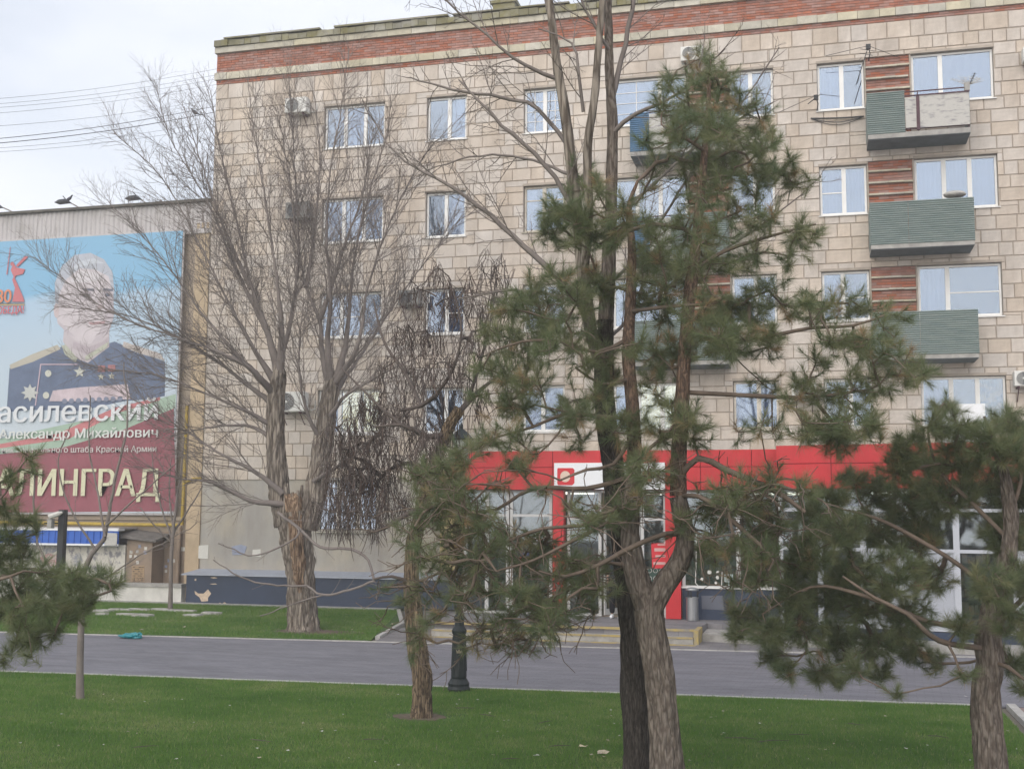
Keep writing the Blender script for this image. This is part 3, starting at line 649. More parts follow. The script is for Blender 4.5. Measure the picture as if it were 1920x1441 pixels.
tag(br_.build('dry_plant', mat('dry_stalk', (0.5, 0.47, 0.40), 0.9)), 'pale dry bush of stalks standing on the topmost balcony corner', 'plant')
cb = thing('cable_bundle', at(1560, 220, D), 'sagging dark cables fixed under the top-floor window beside the balcony', 'cable')
for k, (sg, r_) in enumerate(((3, 0.018), (9, 0.010), (14, 0.009))):
    pts = [at(1520+100*t_, 222-4*t_+sg*math.sin(math.pi*t_)*(1 if k else 0.4), D-0.05) for t_ in np.linspace(0, 1, 12)]
    MB().tube(pts, [r_]*12, 6).build('cable', m_black, cb)
o = MB().sphere(at(1790, 366, D-0.7)+Vector((0, 0, 0.02)), 0.28, 0.22, 0.09).build('rubbish_heap', m_panelw)
tag(o, 'small grey heap of wrapped things lying on the middle green balcony rail', 'bundle')

# ------------------------------------------------------------------ shopfront
SY = 27.8; WX = -0.8; PZ = 0.30
shop = thing('shopfront', (-4, SY, 0), 'glazed shop extension with red panelled fascia and red portal columns', 'shop')
m_interior = mat('shop_interior', (0.24, 0.235, 0.21), 0.9, var=0.4, vscale=1.2)
m_shelf = mat('shelf_goods', (0.42, 0.25, 0.16), 0.8, col2=(0.24, 0.26, 0.20), vscale=5, thresh=(0.35, 0.65), rand=0.4)
X0s = -8.45
WP = [(WX, 26.4), (6.5, 24.95)]
def wing(t):                        # point along the slanted right wing front
    return Vector((WP[0][0]+(WP[1][0]-WP[0][0])*t, WP[0][1]+(WP[1][1]-WP[0][1])*t, 0))
wdir = (wing(1)-wing(0)).normalized(); wnor = Vector((wdir.y, -wdir.x, 0))
def wbox(mb, s0, s1, d0, d1, z0, z1):
    """box on the wing: s along the front from its left end, d outwards"""
    o_ = wing(0); q = [o_+wdir*s+wnor*d for s, d in ((s0, d1), (s1, d1), (s1, d0), (s0, d0))]
    v = [(p.x, p.y, z0) for p in q]+[(p.x, p.y, z1) for p in q]
    return mb.add(v, [(3, 2, 1, 0), (4, 5, 6, 7), (0, 1, 5, 4), (1, 2, 6, 5), (2, 3, 7, 6), (3, 0, 4, 7)])
# roof slab, back shell and interior
MB().slab([(X0s, SY+0.05), (WX, SY+0.05), (WX, 26.45), (6.5, 25.0), (6.5, D), (X0s, D)], 4.10, 4.16).build('roof', m_concrete, shop)
MB().slab([(X0s+.02, SY+0.1), (WX, SY+0.1), (WX, 26.6), (6.5, 25.15), (6.5, D-.05), (X0s+.02, D-.05)], 3.28, 3.32).build('ceiling', mat('shop_ceiling', (0.30, 0.30, 0.28), 0.9), shop)
MB().slab([(X0s+.02, SY+0.1), (WX, SY+0.1), (WX, 26.6), (6.5, 25.15), (6.5, D-.05), (X0s+.02, D-.05)], 0.20, 0.31).build('floor', mat('shop_floor', (0.26, 0.21, 0.16), 0.5, var=0.1), shop)
MB().box(X0s+.02, 6.5, D-0.3, D-0.2, 0.3, 3.3).build('back_wall', m_interior, shop)
MB().box(X0s, X0s+0.12, SY+0.05, D-0.02, 0.0, 4.1).build('side_wall', m_plaster, shop)
for i in range(16):
    x = -8.0+i*0.86; y = SY+1.6+(i % 3)*0.5
    sh = MB()
    for zz in (0.35, 0.75, 1.15, 1.55, 1.95): sh.box(x, x+0.72, y, y+0.35, zz, zz+0.03)
    so = sh.build('shelf', m_interior, shop); gd = MB()
    for zz in (0.38, 0.78, 1.18, 1.58):
        xx_ = x+0.02
        while xx_ < x+0.66: ww = U(0.05, 0.14); gd.box(xx_, xx_+ww, y+0.03, y+0.3, zz+0.003, zz+U(0.15, 0.32)); xx_ += ww+0.012
    gd.build('goods', m_shelf, so)['kind'] = 'stuff'
for i, (x, y) in enumerate(((-6.5, SY+1.2), (-4.2, SY+2.0), (-1.5, SY+1.6), (1.2, SY+0.6))):
    MB().box(x, x+1.1, y, y+0.08, 3.18, 3.24).build('strip_light', emit('tube_light', (1, 0.95, 0.8), 1.6), shop)
# fascia panels
def fasc_row(z0, z1):
    x = X0s-0.02
    while x < WX-0.1:
        wd = min(1.17, WX-x); 
        MB().box(x+0.007, x+wd-0.007, SY-0.28, SY-0.25, z0+0.007, z1-0.007).build('fascia_panel', m_red, shop); x += wd
    s = 0.0; ln = (wing(1)-wing(0)).length
    while s < ln-0.1:
        wd = min(1.17, ln-s); wbox(MB(), s+0.007, s+wd-0.007, 0.25, 0.28, z0+0.007, z1-0.007).build('fascia_panel', m_red, shop); s += wd
fasc_row(3.26, 3.80); fasc_row(3.80, 4.20)
MB().box(X0s, WX, SY-0.25, SY+0.05, 3.265, 4.19).build('fascia_backing', m_redseam, shop)
wbox(MB(), 0, 7.4, -0.1, 0.25, 3.265, 4.19).build('fascia_backing', m_redseam, shop)
MB().box(WX-0.03, WX, 26.4-0.25, SY-0.29, 3.262, 4.195).build('fascia_return', m_red, shop)
# main glazing: posts, rails, panes, plinth
def glaz(x0, x1, z0, z1, transom, posts, y=SY, name='glazed_bay', pvc=mat('shop_frame', (0.50, 0.50, 0.49), 0.5)):
    f_ = MB(); f_.box(x0, x1, y-0.04, y+0.04, z0, z0+0.06); f_.box(x0, x1, y-0.04, y+0.04, z1-0.06, z1)
    xs_ = [x0]+posts+[x1]
    for i, q in enumerate(xs_):
        a, b = (q, q+0.07) if i == 0 else ((q-0.07, q) if i == len(xs_)-1 else (q-0.045, q+0.045))
        f_.box(a, b, y-0.039, y+0.039, z0+0.06, z1-0.06)
    if transom: f_.box(x0+0.07, x1-0.07, y-0.035, y+0.035, transom, transom+0.06)
    fo = f_.build(name, pvc, shop)
    for i in range(len(xs_)-1):
        a = xs_[i]+(0.07 if i == 0 else 0.045); b = xs_[i+1]-(0.07 if i == len(xs_)-2 else 0.045)
        zz = [z0+0.06]+([transom] if transom else [])+[z1-0.06]
        for j in range(len(zz)-1): MB().box(a, b, y-0.004, y+0.004, zz[j]+(0.06 if j else 0), zz[j+1]).build('pane', m_sglass, fo)
    return fo
sx = lambda x, y=1000: at(x, y, SY).x
glaz(sx(872), sx(955), PZ, 3.26, 2.62, [sx(914)])
glaz(sx(957), sx(1036), PZ, 3.26, 2.62, [])
dr = glaz(sx(1064), sx(1128), PZ, 3.26, 2.55, [], name='side_light')
glaz(sx(1196), sx(1250), PZ, 3.26, 2.55, [sx(1204)], name='side_light')
MB().box(sx(1128), sx(1196), SY-0.03, SY+0.03, 2.55, 2.61).box(sx(1128), sx(1196), SY-0.03, SY+0.03, 3.20, 3.26).build('door_head', m_pvc, shop)
# open door leaf turned inwards
dl = MB(); a_ = Vector((sx(1132), SY+0.05, 0)); b_ = a_+Vector((0.42, 0.85, 0))
def leaf(mb, a, b, z0, z1, th=0.03, fw=0.07):
    u_ = (b-a).normalized(); n_ = Vector((-u_.y, u_.x, 0))*th/2; ln = (b-a).length
    def bx(s0, s1, c0, c1):
        q = [a+u_*s0-n_, a+u_*s1-n_, a+u_*s1+n_, a+u_*s0+n_]
        mb.add([(p.x, p.y, c0) for p in q]+[(p.x, p.y, c1) for p in q], [(3, 2, 1, 0), (4, 5, 6, 7), (0, 1, 5, 4), (1, 2, 6, 5), (2, 3, 7, 6), (3, 0, 4, 7)])
    bx(0, fw, z0, z1); bx(ln-fw, ln, z0, z1); bx(fw, ln-fw, z0, z0+fw*2); bx(fw, ln-fw, z1-fw, z1); bx(fw, ln-fw, z0+0.9, z0+0.97)
    return mb
do = leaf(dl, a_, b_, PZ+0.02, 2.53).build('door', m_pvc, shop)
u_ = (b_-a_).normalized(); p0, p1 = a_+u_*0.07, b_-u_*0.07
MB().add([(p0.x, p0.y, PZ+0.16), (p1.x, p1.y, PZ+0.16), (p1.x, p1.y, 2.46), (p0.x, p0.y, 2.46)], [(0, 1, 2, 3)]).build('pane', m_sglass, do)
MB().bar(a_+u_*0.85+Vector((0.03, -0.05, 1.1)), a_+u_*0.85+Vector((0.03, -0.05, 1.5)), 0.015, 6).build('handle', m_steel, do)
# bay right of the portal
glaz(sx(1279), sx(1478), 1.0, 3.26, 2.62, [sx(1384)])
MB().box(sx(1279), WX, SY-0.05, SY+0.06, 0.05, 0.995).build('plinth_panel', m_plinth, shop)
MB().box(sx(1279)-0.02, WX, SY-0.10, SY+0.05, 1.0, 1.03).build('outer_sill', m_pvc, shop)
MB().prism(px_poly([(1315, 1116), (1355, 1116), (1358, 1143), (1316, 1141)], SY-0.05), SY-0.056, SY-0.045).build('scuffed_patch', mat('scuff', (0.12, 0.13, 0.16), 0.6), shop)
# bay stickers
stk = MB()
fo_ = px_poly
for cx_, cy_, rr_ in ((1330, 1072, 4), (1345, 1082, 3.4), (1316, 1085, 3.4), (1346, 1072, 3), (1342, 1092, 2.6), (1424, 1090, 4), (1436, 1098, 4)):
    MB().prism(px_poly([(cx_+rr_*math.cos(t_)*U(.7, 1.2), cy_+rr_*math.sin(t_)*U(.7, 1.2)) for t_ in np.linspace(0, 6.28, 10)[:-1]], SY-0.008), SY-0.0075, SY-0.0055).build('window_sticker', m_paper, shop)
MB().prism(px_poly([(1358, 1076), (1374, 1076), (1375, 1090), (1369, 1091), (1368, 1102), (1366, 1102), (1365, 1091), (1358, 1090)], SY-0.008), SY-0.0075, SY-0.0055).build('window_sticker', mat('pale_sticker', (0.48, 0.58, 0.58), 0.7), shop)
tube_ = MB().tube([at(x, y, SY-0.008) for x, y in ((1306, 1000), (1305, 1060), (1304, 1092), (1310, 1099), (1345, 1100), (1353, 1096), (1354, 1070))], [0.012]*7, 5).build('printed_outline', m_paper, shop)
# red portal columns and white sign box
for i, (xa, xb) in enumerate(((1040, 1060), (1250, 1278))):
    MB().box(sx(xa, 1050), sx(xb, 1050), SY-0.22, SY+0.05, PZ, 3.262).build('portal_column', m_red, shop)
sgn = MB().box(at(1040, 890, SY-0.3).x, at(1247, 890, SY-0.3).x, SY-0.36, SY-0.285, 3.275, 3.90).build('sign_box', m_white, shop)
YS = SY-0.36
m_logo = mat('logo_red', (0.56, 0.035, 0.045), 0.5); m_cream = mat('logo_cream', (0.66, 0.52, 0.42), 0.6)
MB().prism(px_poly([(1046, 877), (1074, 877), (1077, 880), (1077, 905), (1073, 909), (1047, 909), (1045, 906), (1045, 879)], YS), YS-0.008, YS+0.002).build('logo_square', m_logo, sgn)
MB().prism(px_poly([(1060+9.5*math.cos(t_), 893+10.5*math.sin(t_)) for t_ in np.linspace(0, 6.28, 20)[:-1]], YS), YS-0.012, YS-0.004).build('logo_disc', m_cream, sgn)
MB().prism(px_poly([(1205, 884), (1229, 884), (1229, 889), (1222, 889), (1222, 902), (1209, 902), (1209, 889), (1205, 889)], YS), YS-0.008, YS+0.002).build('logo_letter', m_logo, sgn)
# posters on the door lights
MB().prism(px_poly([(1221, 1017), (1262, 1019), (1262, 1064), (1223, 1065)], SY-0.04), SY-0.056, SY-0.048).build('red_poster', m_logo, shop)
for q in ([(1233, 1019), (1249, 1019), (1249, 1022), (1233, 1022)], [(1227, 1027), (1248, 1027), (1248, 1033), (1227, 1033)], [(1229, 1040), (1249, 1040), (1249, 1044), (1229, 1044)], [(1225, 1053), (1248, 1053), (1248, 1058), (1225, 1058)]):
    MB().prism(px_poly(q, SY-0.05), SY-0.060, SY-0.055).build('poster_line', mat('poster_pale', (0.55, 0.36, 0.34), 0.8), shop)
MB().prism(px_poly([(1213, 1066), (1252, 1066), (1252, 1140), (1213, 1140)], SY-0.02), SY-0.020, SY-0.012).build('green_poster', mat('poster_green', (0.03, 0.065, 0.05), 0.5), shop)
for cx_, cy_ in ((1218, 1069), (1229, 1069), (1218, 1084), (1229, 1084), (1241, 1069), (1241, 1084)):
    pts = [at(cx_+4*math.cos(t_), cy_+4*math.sin(t_), SY-0.024) for t_ in np.linspace(0, 6.28, 14)]
    MB().tube(pts, [0.006]*14, 4, cap=False).build('poster_icon', m_paper, shop)
MB().prism(px_poly([(1002+7*math.cos(t_), 1014+7.5*math.sin(t_)) for t_ in np.linspace(0, 6.28, 20)[:-1]], SY-0.045), SY-0.05, SY-0.043).build('round_sticker', m_white, shop)
MB().prism(px_poly([(976, 1036), (998, 1036), (998, 1043), (976, 1043)], SY-0.045), SY-0.05, SY-0.043).build('blue_sticker', mat('st_blue', (0.06, 0.08, 0.2), 0.6), shop)
MB().prism(px_poly([(974, 1044), (998, 1044), (998, 1050), (974, 1050)], SY-0.045), SY-0.05, SY-0.043).build('red_sticker', m_logo, shop)
# right wing glazing
ln = (wing(1)-wing(0)).length
wf = MB(); wfp = [0.0, 0.85, 1.75, 2.5, 3.6, 4.7, 5.8, ln]
for i, s in enumerate(wfp): wbox(wf, max(0, s-0.06), min(ln, s+0.06), -0.04, 0.04, 0.35, 3.26)
for i in range(len(wfp)-1):
    for zz in (0.36, 1.95, 3.19, 2.78): wbox(wf, wfp[i]+0.06, wfp[i+1]-0.06, -0.035, 0.035, zz, zz+0.07)
wfo = wf.build('glazed_wing', mat('white_wing_frame', (0.46, 0.48, 0.52), 0.5), shop)
for i in range(len(wfp)-1):
    for z0, z1 in ((2.02, 2.78), (2.85, 3.19)): wbox(MB(), wfp[i]+0.06, wfp[i+1]-0.06, -0.004, 0.004, z0, z1).build('pane', m_sglass, wfo)
    lowm = m_sglass if i in (0, 1, 4) else mat('wing_panel', (0.38, 0.40, 0.44), 0.5)
    wbox(MB(), wfp[i]+0.06, wfp[i+1]-0.06, -0.012, 0.012, 0.43, 1.95).build('lower_panel', lowm, wfo)
wbox(MB(), 0, ln, -0.06, 0.06, 0.0, 0.345).build('plinth_panel', m_plinth, shop)
MB().box(WX-0.03, WX+0.03, 26.45, SY, 0.0, 3.26).build('wing_return', m_pvc, shop)
wbox(MB(), 1.85, 2.35, -0.30, -0.28, 2.05, 2.75).build('kraft_poster', mat('kraft', (0.40, 0.26, 0.13), 0.8, var=0.1), shop)
wbox(MB(), 1.2, 1.7, -0.25, -0.22, 2.9, 3.1).build('violet_poster', mat('violet', (0.10, 0.08, 0.45), 0.7), shop)
for s in (2.75, 2.98): wbox(MB(), s, s+0.2, 0.013, 0.018, 1.2, 1.34).build('pink_sticker', mat('pinkst', (0.6, 0.1, 0.15), 0.6), shop)
# platform and steps
plat = thing('entrance_steps', (-5.5, 25.5, 0), 'low paved entrance platform with two steps edged in worn yellow paint', 'steps')
MB().slab([(-8.3, 25.35), (-2.55, 25.25), (-2.45, 26.9), (WX, 26.3), (WX, SY), (-8.7, SY)], -0.02, PZ-0.012).build('platform', m_pave, plat)
m_yel = mat('worn_yellow', (0.40, 0.31, 0.12), 0.85, col2=(0.26, 0.24, 0.20), vscale=3.5, thresh=(0.45, 0.62), detail=9)
MB().box(-8.3, -2.57, 25.0, 25.345, 0.0, 0.15).build('step', m_concrete, plat)
MB().box(-8.3, -2.57, 24.985, 25.07, 0.12, 0.156).build('yellow_edge', m_yel, plat)
MB().box(-8.3, -2.57, 25.24, 25.33, 0.25, 0.296).build('yellow_edge', m_yel, plat)
MB().box(-2.56, -2.46, 25.0, 25.9, 0.004, 0.30).build('yellow_edge', m_yel, plat)
MB().box(-8.3, -2.5, 24.75, 24.98, 0.007, 0.012).build('yellow_edge', m_yel, plat)
MB().slab([(-2.45, 25.75), (-0.9, 25.4), (6.5, 24.45), (6.5, 25.1), (WX, 26.55), (-2.45, 27.0)], -0.02, 0.17).build('ramp_kerb', m_concrete, plat)
# white board standing on the shop roof
a, b = at(1765, 790, 26.6), at(1848, 790, 26.6)
o = MB().box(a.x, b.x, 26.6, 26.64, 4.17, at(1800, 757, 26.6).z); wbd = thing('white_board', ((a.x+b.x)/2, 26.6, 4.17), 'blank white board standing on the shop roof below the second-floor window', 'board')
o.build('panel', m_white, wbd)
st_ = MB()
for x in (a.x+0.1, b.x-0.1): st_.bar((x, 26.66, 4.8), (x, 27.2, 4.17), 0.02, 5)
st_.build('strut', m_steel, wbd)
# litter bin
q = gnd(1301, 1160, PZ)
bn = thing('litter_bin', (q.x, SY-0.42, PZ-0.01), 'cylindrical brushed steel litter bin with open top beside the red column', 'litter bin')
MB().lathe((q.x, SY-0.42, PZ-0.01), [(0.135, 0), (0.14, 0.02), (0.14, 0.5), (0.15, 0.505), (0.15, 0.53), (0.135, 0.53), (0.13, 0.4), (0.02, 0.4)], 24).build('drum', m_steel, bn)
MB().lathe((q.x, SY-0.42, PZ+0.67), [(0.02, 0), (0.145, 0.0), (0.15, 0.02), (0.145, 0.045), (0.05, 0.07), (0.01, 0.07)], 24).build('cap', m_steel, bn)
pst = MB()
for k in range(3): an = k*2.1+0.4; pst.box(q.x+0.125*math.cos(an)-0.02, q.x+0.125*math.cos(an)+0.02, SY-0.42+0.125*math.sin(an)-0.02, SY-0.42+0.125*math.sin(an)+0.02, PZ+0.5, PZ+0.68)
pst.build('post', m_black, bn)

# ------------------------------------------------------------------ annex, banner and the yard on the left
AY = 33.5
ann = thing('annex_building', (-24, AY, 0), 'lower beige building with grey corrugated parapet left of the apartment block', 'building')
m_beige = mat('beige_render', (0.42, 0.35, 0.27), 0.95, col2=(0.34, 0.29, 0.24), vscale=0.9, thresh=(0.4, 0.7), bump=0.3, bscale=20)
m_brown = mat('brown_render', (0.31, 0.24, 0.18), 0.95, col2=(0.23, 0.185, 0.145), vscale=1.8, thresh=(0.4, 0.65), bump=0.4, bscale=20)
m_sheet = mat('grey_sheet', (0.47, 0.45, 0.45), 0.6, col2=(0.36, 0.34, 0.33), vscale=1.6, thresh=(0.5, 0.7), stretch=(1, 1, 0.5))
ztop = at(200, 391, AY).z; zpar = at(200, 441, AY).z
MB().box(-46, BX0+0.0, AY, AY+10, 0, ztop-0.12, 'b').build('wall', m_beige, ann)
# corrugated parapet sheets
x = -33.0; pitch = 0.17
while x < at(398, 400, AY).x:
    n = 7; V = []; Fq = []; x1 = min(x+n*pitch, BX0-0.05)
    for j in range(n*4+1):
        xx_ = x+(x1-x)*j/(n*4); yy = AY-0.10+(0, 0, -0.03, -0.03)[j % 4]
        V += [(xx_, yy, zpar), (xx_, yy, ztop-0.04), (xx_, AY-0.03, zpar), (xx_, AY-0.03, ztop-0.04)]
    for j in range(n*4): q = 4*j; Fq += [(q, q+4, q+5, q+1), (q+1, q+5, q+7, q+3), (q, q+2, q+6, q+4)]
    MB().add(V, Fq).build('parapet_sheet', m_sheet, ann); x = x1+0.004
MB().box(-46, BX0-0.02, AY-0.24, AY+0.4, ztop-0.035, ztop+0.05).build('coping', mat('dark_coping', (0.11, 0.105, 0.09), 0.9, var=0.3, vscale=4), ann)
MB().box(-46, BX0-0.02, AY-0.18, AY, zpar-0.16, zpar-0.01).build('banner_rail', m_sheet, ann)
a, b = at(352, 700, AY).x, at(392, 700, AY).x
m_ochre = mat('ochre_render', (0.45, 0.36, 0.25), 0.95, var=0.15, vscale=2)
MB().box(at(362, 700, AY).x, at(388, 700, AY).x, AY-0.12, AY-0.002, 0.0, at(370, 420, AY).z).build('pilaster', m_ochre, ann)
MB().box(at(388, 700, AY).x, BX0+0.3, AY-0.08, AY-0.003, 0.0, zpar-0.2).build('pilaster', m_plaster, ann)
z0 = at(200, 968, AY).z
MB().box(-46, at(362, 960, AY).x, AY-0.10, AY-0.002, z0-0.10, z0+0.02).build('string_course', m_beige, ann)
MB().box(at(225, 1050, AY).x, at(362, 1050, AY).x, AY-0.05, AY-0.004, 0.0, z0-0.5).build('lower_render', m_brown, ann)
for px_ in (304, 338): MB().box(at(px_, 1040, AY).x-0.05, at(px_, 1040, AY).x+0.05, AY-0.09, AY-0.05, 0.3, z0-0.52).build('batten', m_brown, ann)
for zz in (1.2, 2.0): MB().box(at(284, 1040, AY).x, at(338, 1040, AY).x, AY-0.08, AY-0.05, zz, zz+0.05).build('batten', m_brown, ann)
for k in range(12):
    qx, qy = random.choice([(310, 1005), (345, 1030), (350, 1050), (330, 1060), (300, 1000), (347, 1065), (320, 1045), (312, 1065)]); qx += U(-6, 6); qy += U(-6, 6); ww, hh = U(4, 8), U(4, 9)
    MB().prism(px_poly([(qx, qy), (qx+ww, qy+U(-1, 1)), (qx+ww, qy+hh), (qx, qy+hh)], AY-0.055), AY-0.062, AY-0.045).build('pasted_notice', random.choice([m_paper, m_bluepaint, m_brown]), ann)

# yellow gas pipe
gp_ = thing('gas_pipe', (at(340, 980, AY-0.2).x, AY-0.2, 1.5), 'yellow gas pipe running along the beige wall and up beside the banner', 'pipe')
m_gas = mat('gas_yellow', (0.40, 0.29, 0.06), 0.7, var=0.25, vscale=6)
MB().tube([at(-60, 978, AY-0.2), at(100, 980, AY-0.2), at(250, 983, AY-0.2), at(336, 984, AY-0.2)], [0.055]*4, 10).build('horizontal_run', m_gas, gp_)
MB().tube([at(341, 984, AY-0.16), at(345, 900, AY-0.16), at(349, 800, AY-0.16), at(351, 760, AY-0.16)], [0.05]*4, 10).build('riser', m_gas, gp_)
MB().tube([at(346, 905, AY-0.16), at(362, 897, AY-0.16), at(378, 896, AY-0.16)], [0.04]*3, 8).build('branch_pipe', m_gas, gp_)
MB().tube([at(338, 985, AY-0.2), at(334, 1040, AY-0.2), at(332, 1095, AY-0.2)], [0.06]*3, 8).build('drain', m_brown, gp_)

# printed banner
BY = AY-0.30
bx1 = (at(340, 432, BY).x+at(326, 958, BY).x)/2; bz1 = at(200, 441, BY).z; bz0 = at(200, 961, BY).z; bx0 = bx1-9.6
ban = thing('banner', ((bx0+bx1)/2, BY, bz0), 'huge printed wall banner with a man in a medalled navy uniform and Cyrillic lettering', 'banner')
m_print = bpy.data.materials.new('banner_print_sky'); m_print.use_nodes = True
t = m_print.node_tree; b_ = t.nodes['Principled BSDF']; b_.inputs['Roughness'].default_value = 0.55
tcn = t.nodes.new('ShaderNodeTexCoord'); sp = t.nodes.new('ShaderNodeSeparateXYZ'); t.links.new(tcn.outputs['Generated'], sp.inputs[0])
nn = t.nodes.new('ShaderNodeTexNoise'); nn.inputs['Scale'].default_value = 3.0; t.links.new(tcn.outputs['Generated'], nn.inputs[0])
ma = t.nodes.new('ShaderNodeMath'); ma.operation = 'MULTIPLY_ADD'; ma.inputs[1].default_value = 0.35; t.links.new(nn.outputs[0], ma.inputs[0]); t.links.new(sp.outputs['Z'], ma.inputs[2])
rr = t.nodes.new('ShaderNodeValToRGB'); e = rr.color_ramp.elements; e[0].position = 0.45; e[0].color = (0.47, 0.53, 0.58, 1); e[1].position = 1.13; e[1].color = (0.20, 0.40, 0.58, 1)
e2 = e.new(0.95); e2.color = (0.36, 0.49, 0.62, 1)
t.links.new(ma.outputs[0], rr.inputs[0]); t.links.new(rr.outputs[0], b_.inputs['Base Color'])
MB().box(bx0, bx1, BY, BY+0.02, bz0, bz1).build('sheet', m_print, ban)
MB().box(bx0-0.05, bx1+0.05, BY+0.022, BY+0.08, bz0-0.06, bz1+0.06).build('frame', m_sheet, ban)
lay = [0]
def pr(name, pts, col, var=0.06):
    lay[0] += 1; y = BY-0.0015-0.0006*lay[0]
    col = tuple(c*0.82+0.18*q for c, q in zip(col, (0.42, 0.46, 0.50)))
    mt = mat('print_%02x%02x%02x' % tuple(int(c*255) for c in col), col, 0.55, var=var, vscale=1.5)
    return MB().prism(px_poly(pts, BY), y, y+0.0004).build(name, mt, ban)
def ell(cx_, cy_, rx, ry, n=24): return [(cx_+rx*math.cos(2*math.pi*i/n), cy_+ry*math.sin(2*math.pi*i/n)) for i in range(n)]
pr('maroon_field', [(-190, 862), (0, 851), (120, 838), (230, 805), (326, 762), (330, 958), (-190, 962)], (0.215, 0.0, 0.015), 0.15)
pr('ribbon', [(-190, 830), (0, 822), (100, 800), (180, 783), (330, 738), (329, 764), (230, 806), (120, 838), (0, 851), (-190, 862)], (0.30, 0.42, 0.31))
pr('ribbon_stripe', [(-190, 838), (0, 832), (110, 812), (215, 764), (300, 744), (300, 750), (220, 774), (130, 822), (0, 840), (-190, 846)], (0.50, 0.13, 0.13))
pr('tunic', [(12, 780), (18, 690), (60, 672), (115, 650), (140, 664), (215, 640), (260, 660), (310, 678), (309, 742), (280, 748), (230, 752), (150, 770), (60, 768), (14, 772)], (0.048, 0.080, 0.165), 0.2)
pr('epaulette', [(18, 684), (60, 664), (108, 646), (114, 654), (62, 678), (20, 692)], (0.42, 0.38, 0.30)); pr('epaulette', [(232, 640), (300, 662), (310, 676), (260, 662), (230, 650)], (0.46, 0.40, 0.36))
pr('face_neck', [(118, 640), (122, 600), (205, 600), (205, 650), (165, 680), (140, 670)], (0.48, 0.42, 0.44))
pr('hair', [(104, 570), (103, 530), (115, 500), (140, 478), (170, 474), (195, 486), (211, 510), (215, 550), (200, 560), (130, 560)], (0.40, 0.42, 0.48))
pr('face', [(106, 588), (112, 550), (124, 524), (150, 503), (178, 505), (204, 518), (213, 552), (214, 592), (206, 618), (192, 636), (166, 645), (142, 638), (122, 620), (108, 606)], (0.55, 0.49, 0.51))
pr('face_shadow', [(213, 552), (214, 592), (206, 618), (192, 636), (172, 643), (186, 622), (196, 596), (198, 570), (203, 545)], (0.46, 0.40, 0.43)); pr('cheek_shadow', [(108, 600), (122, 612), (142, 632), (128, 626), (112, 610)], (0.46, 0.40, 0.43))
pr('forehead', [(128, 528), (150, 508), (180, 510), (196, 522), (176, 528), (150, 530)], (0.58, 0.54, 0.56)); pr('eye_socket', ell(164, 552, 13, 8, 14), (0.48, 0.42, 0.45)); pr('eye_socket', ell(202, 551, 9, 8, 14), (0.42, 0.36, 0.39))
pr('hair_lock', [(130, 508), (150, 490), (176, 484), (196, 494), (176, 494), (152, 500)], (0.50, 0.53, 0.58)); pr('chin_shadow', [(138, 640), (166, 650), (194, 640), (204, 630), (204, 650), (166, 668), (136, 652)], (0.40, 0.33, 0.36)); pr('nose_side', [(186, 556), (190, 556), (193, 576), (184, 580), (180, 576)], (0.47, 0.40, 0.42)); pr('fold', [(160, 590), (163, 588), (160, 604), (156, 612)], (0.46, 0.40, 0.42))
pr('ear', ell(106, 582, 5, 14, 12), (0.52, 0.42, 0.42)); pr('brow', [(156, 541), (176, 541), (178, 546), (157, 544)], (0.07, 0.07, 0.11)); pr('brow', [(194, 540), (212, 542), (212, 546), (194, 545)], (0.07, 0.07, 0.11))
pr('eye', ell(163, 554, 6, 3.4, 12), (0.05, 0.05, 0.08)); pr('eye', ell(202, 553, 5, 3.2, 12), (0.05, 0.05, 0.08))
pr('nose', [(182, 575), (190, 570), (193, 578), (184, 580)], (0.40, 0.31, 0.31)); pr('mouth', [(166, 604), (198, 602), (196, 607), (170, 609)], (0.44, 0.26, 0.27))
pr('collar', [(116, 648), (124, 646), (146, 672), (142, 680), (122, 664)], (0.42, 0.43, 0.33)); pr('collar', [(205, 640), (200, 652), (162, 676), (160, 668), (192, 648)], (0.42, 0.43, 0.33))
pr('piping', [(76, 682), (146, 682), (146, 684), (78, 684), (68, 760), (66, 760)], (0.5, 0.36, 0.42))
for cx_, cy_ in ((91, 700), (87, 741)): pr('button', ell(cx_, cy_, 6, 6.5, 14), (0.52, 0.52, 0.44))
def star(cx_, cy_, r, k=0.42, n=5): return [(cx_+(r if i % 2 == 0 else r*k)*math.sin(math.pi*i/n), cy_-(r if i % 2 == 0 else r*k)*math.cos(math.pi*i/n)) for i in range(2*n)]
pr('medal_star', star(150, 697, 12), (0.52, 0.52, 0.45)); pr('medal_star', star(190, 706, 7), (0.50, 0.48, 0.38)); pr('medal_star', star(210, 705, 7), (0.50, 0.48, 0.38))
pr('medal_ribbon', [(184, 685), (198, 685), (198, 697), (184, 697)], (0.34, 0.10, 0.10)); pr('medal_ribbon', [(203, 684), (217, 684), (217, 696), (203, 696)], (0.34, 0.10, 0.10))
pr('order_star', star(57, 736, 17, 0.55, 8), (0.46, 0.47, 0.44))
pr('ribbon_bar', [(93, 752), (100, 732), (150, 726), (240, 720), (246, 748), (160, 752)], (0.50, 0.40, 0.43), 0.25)
for k in range(9): pr('medal', ell(122+13*k, 752-0.6*k, 5, 5, 10), (0.14, 0.16, 0.24))
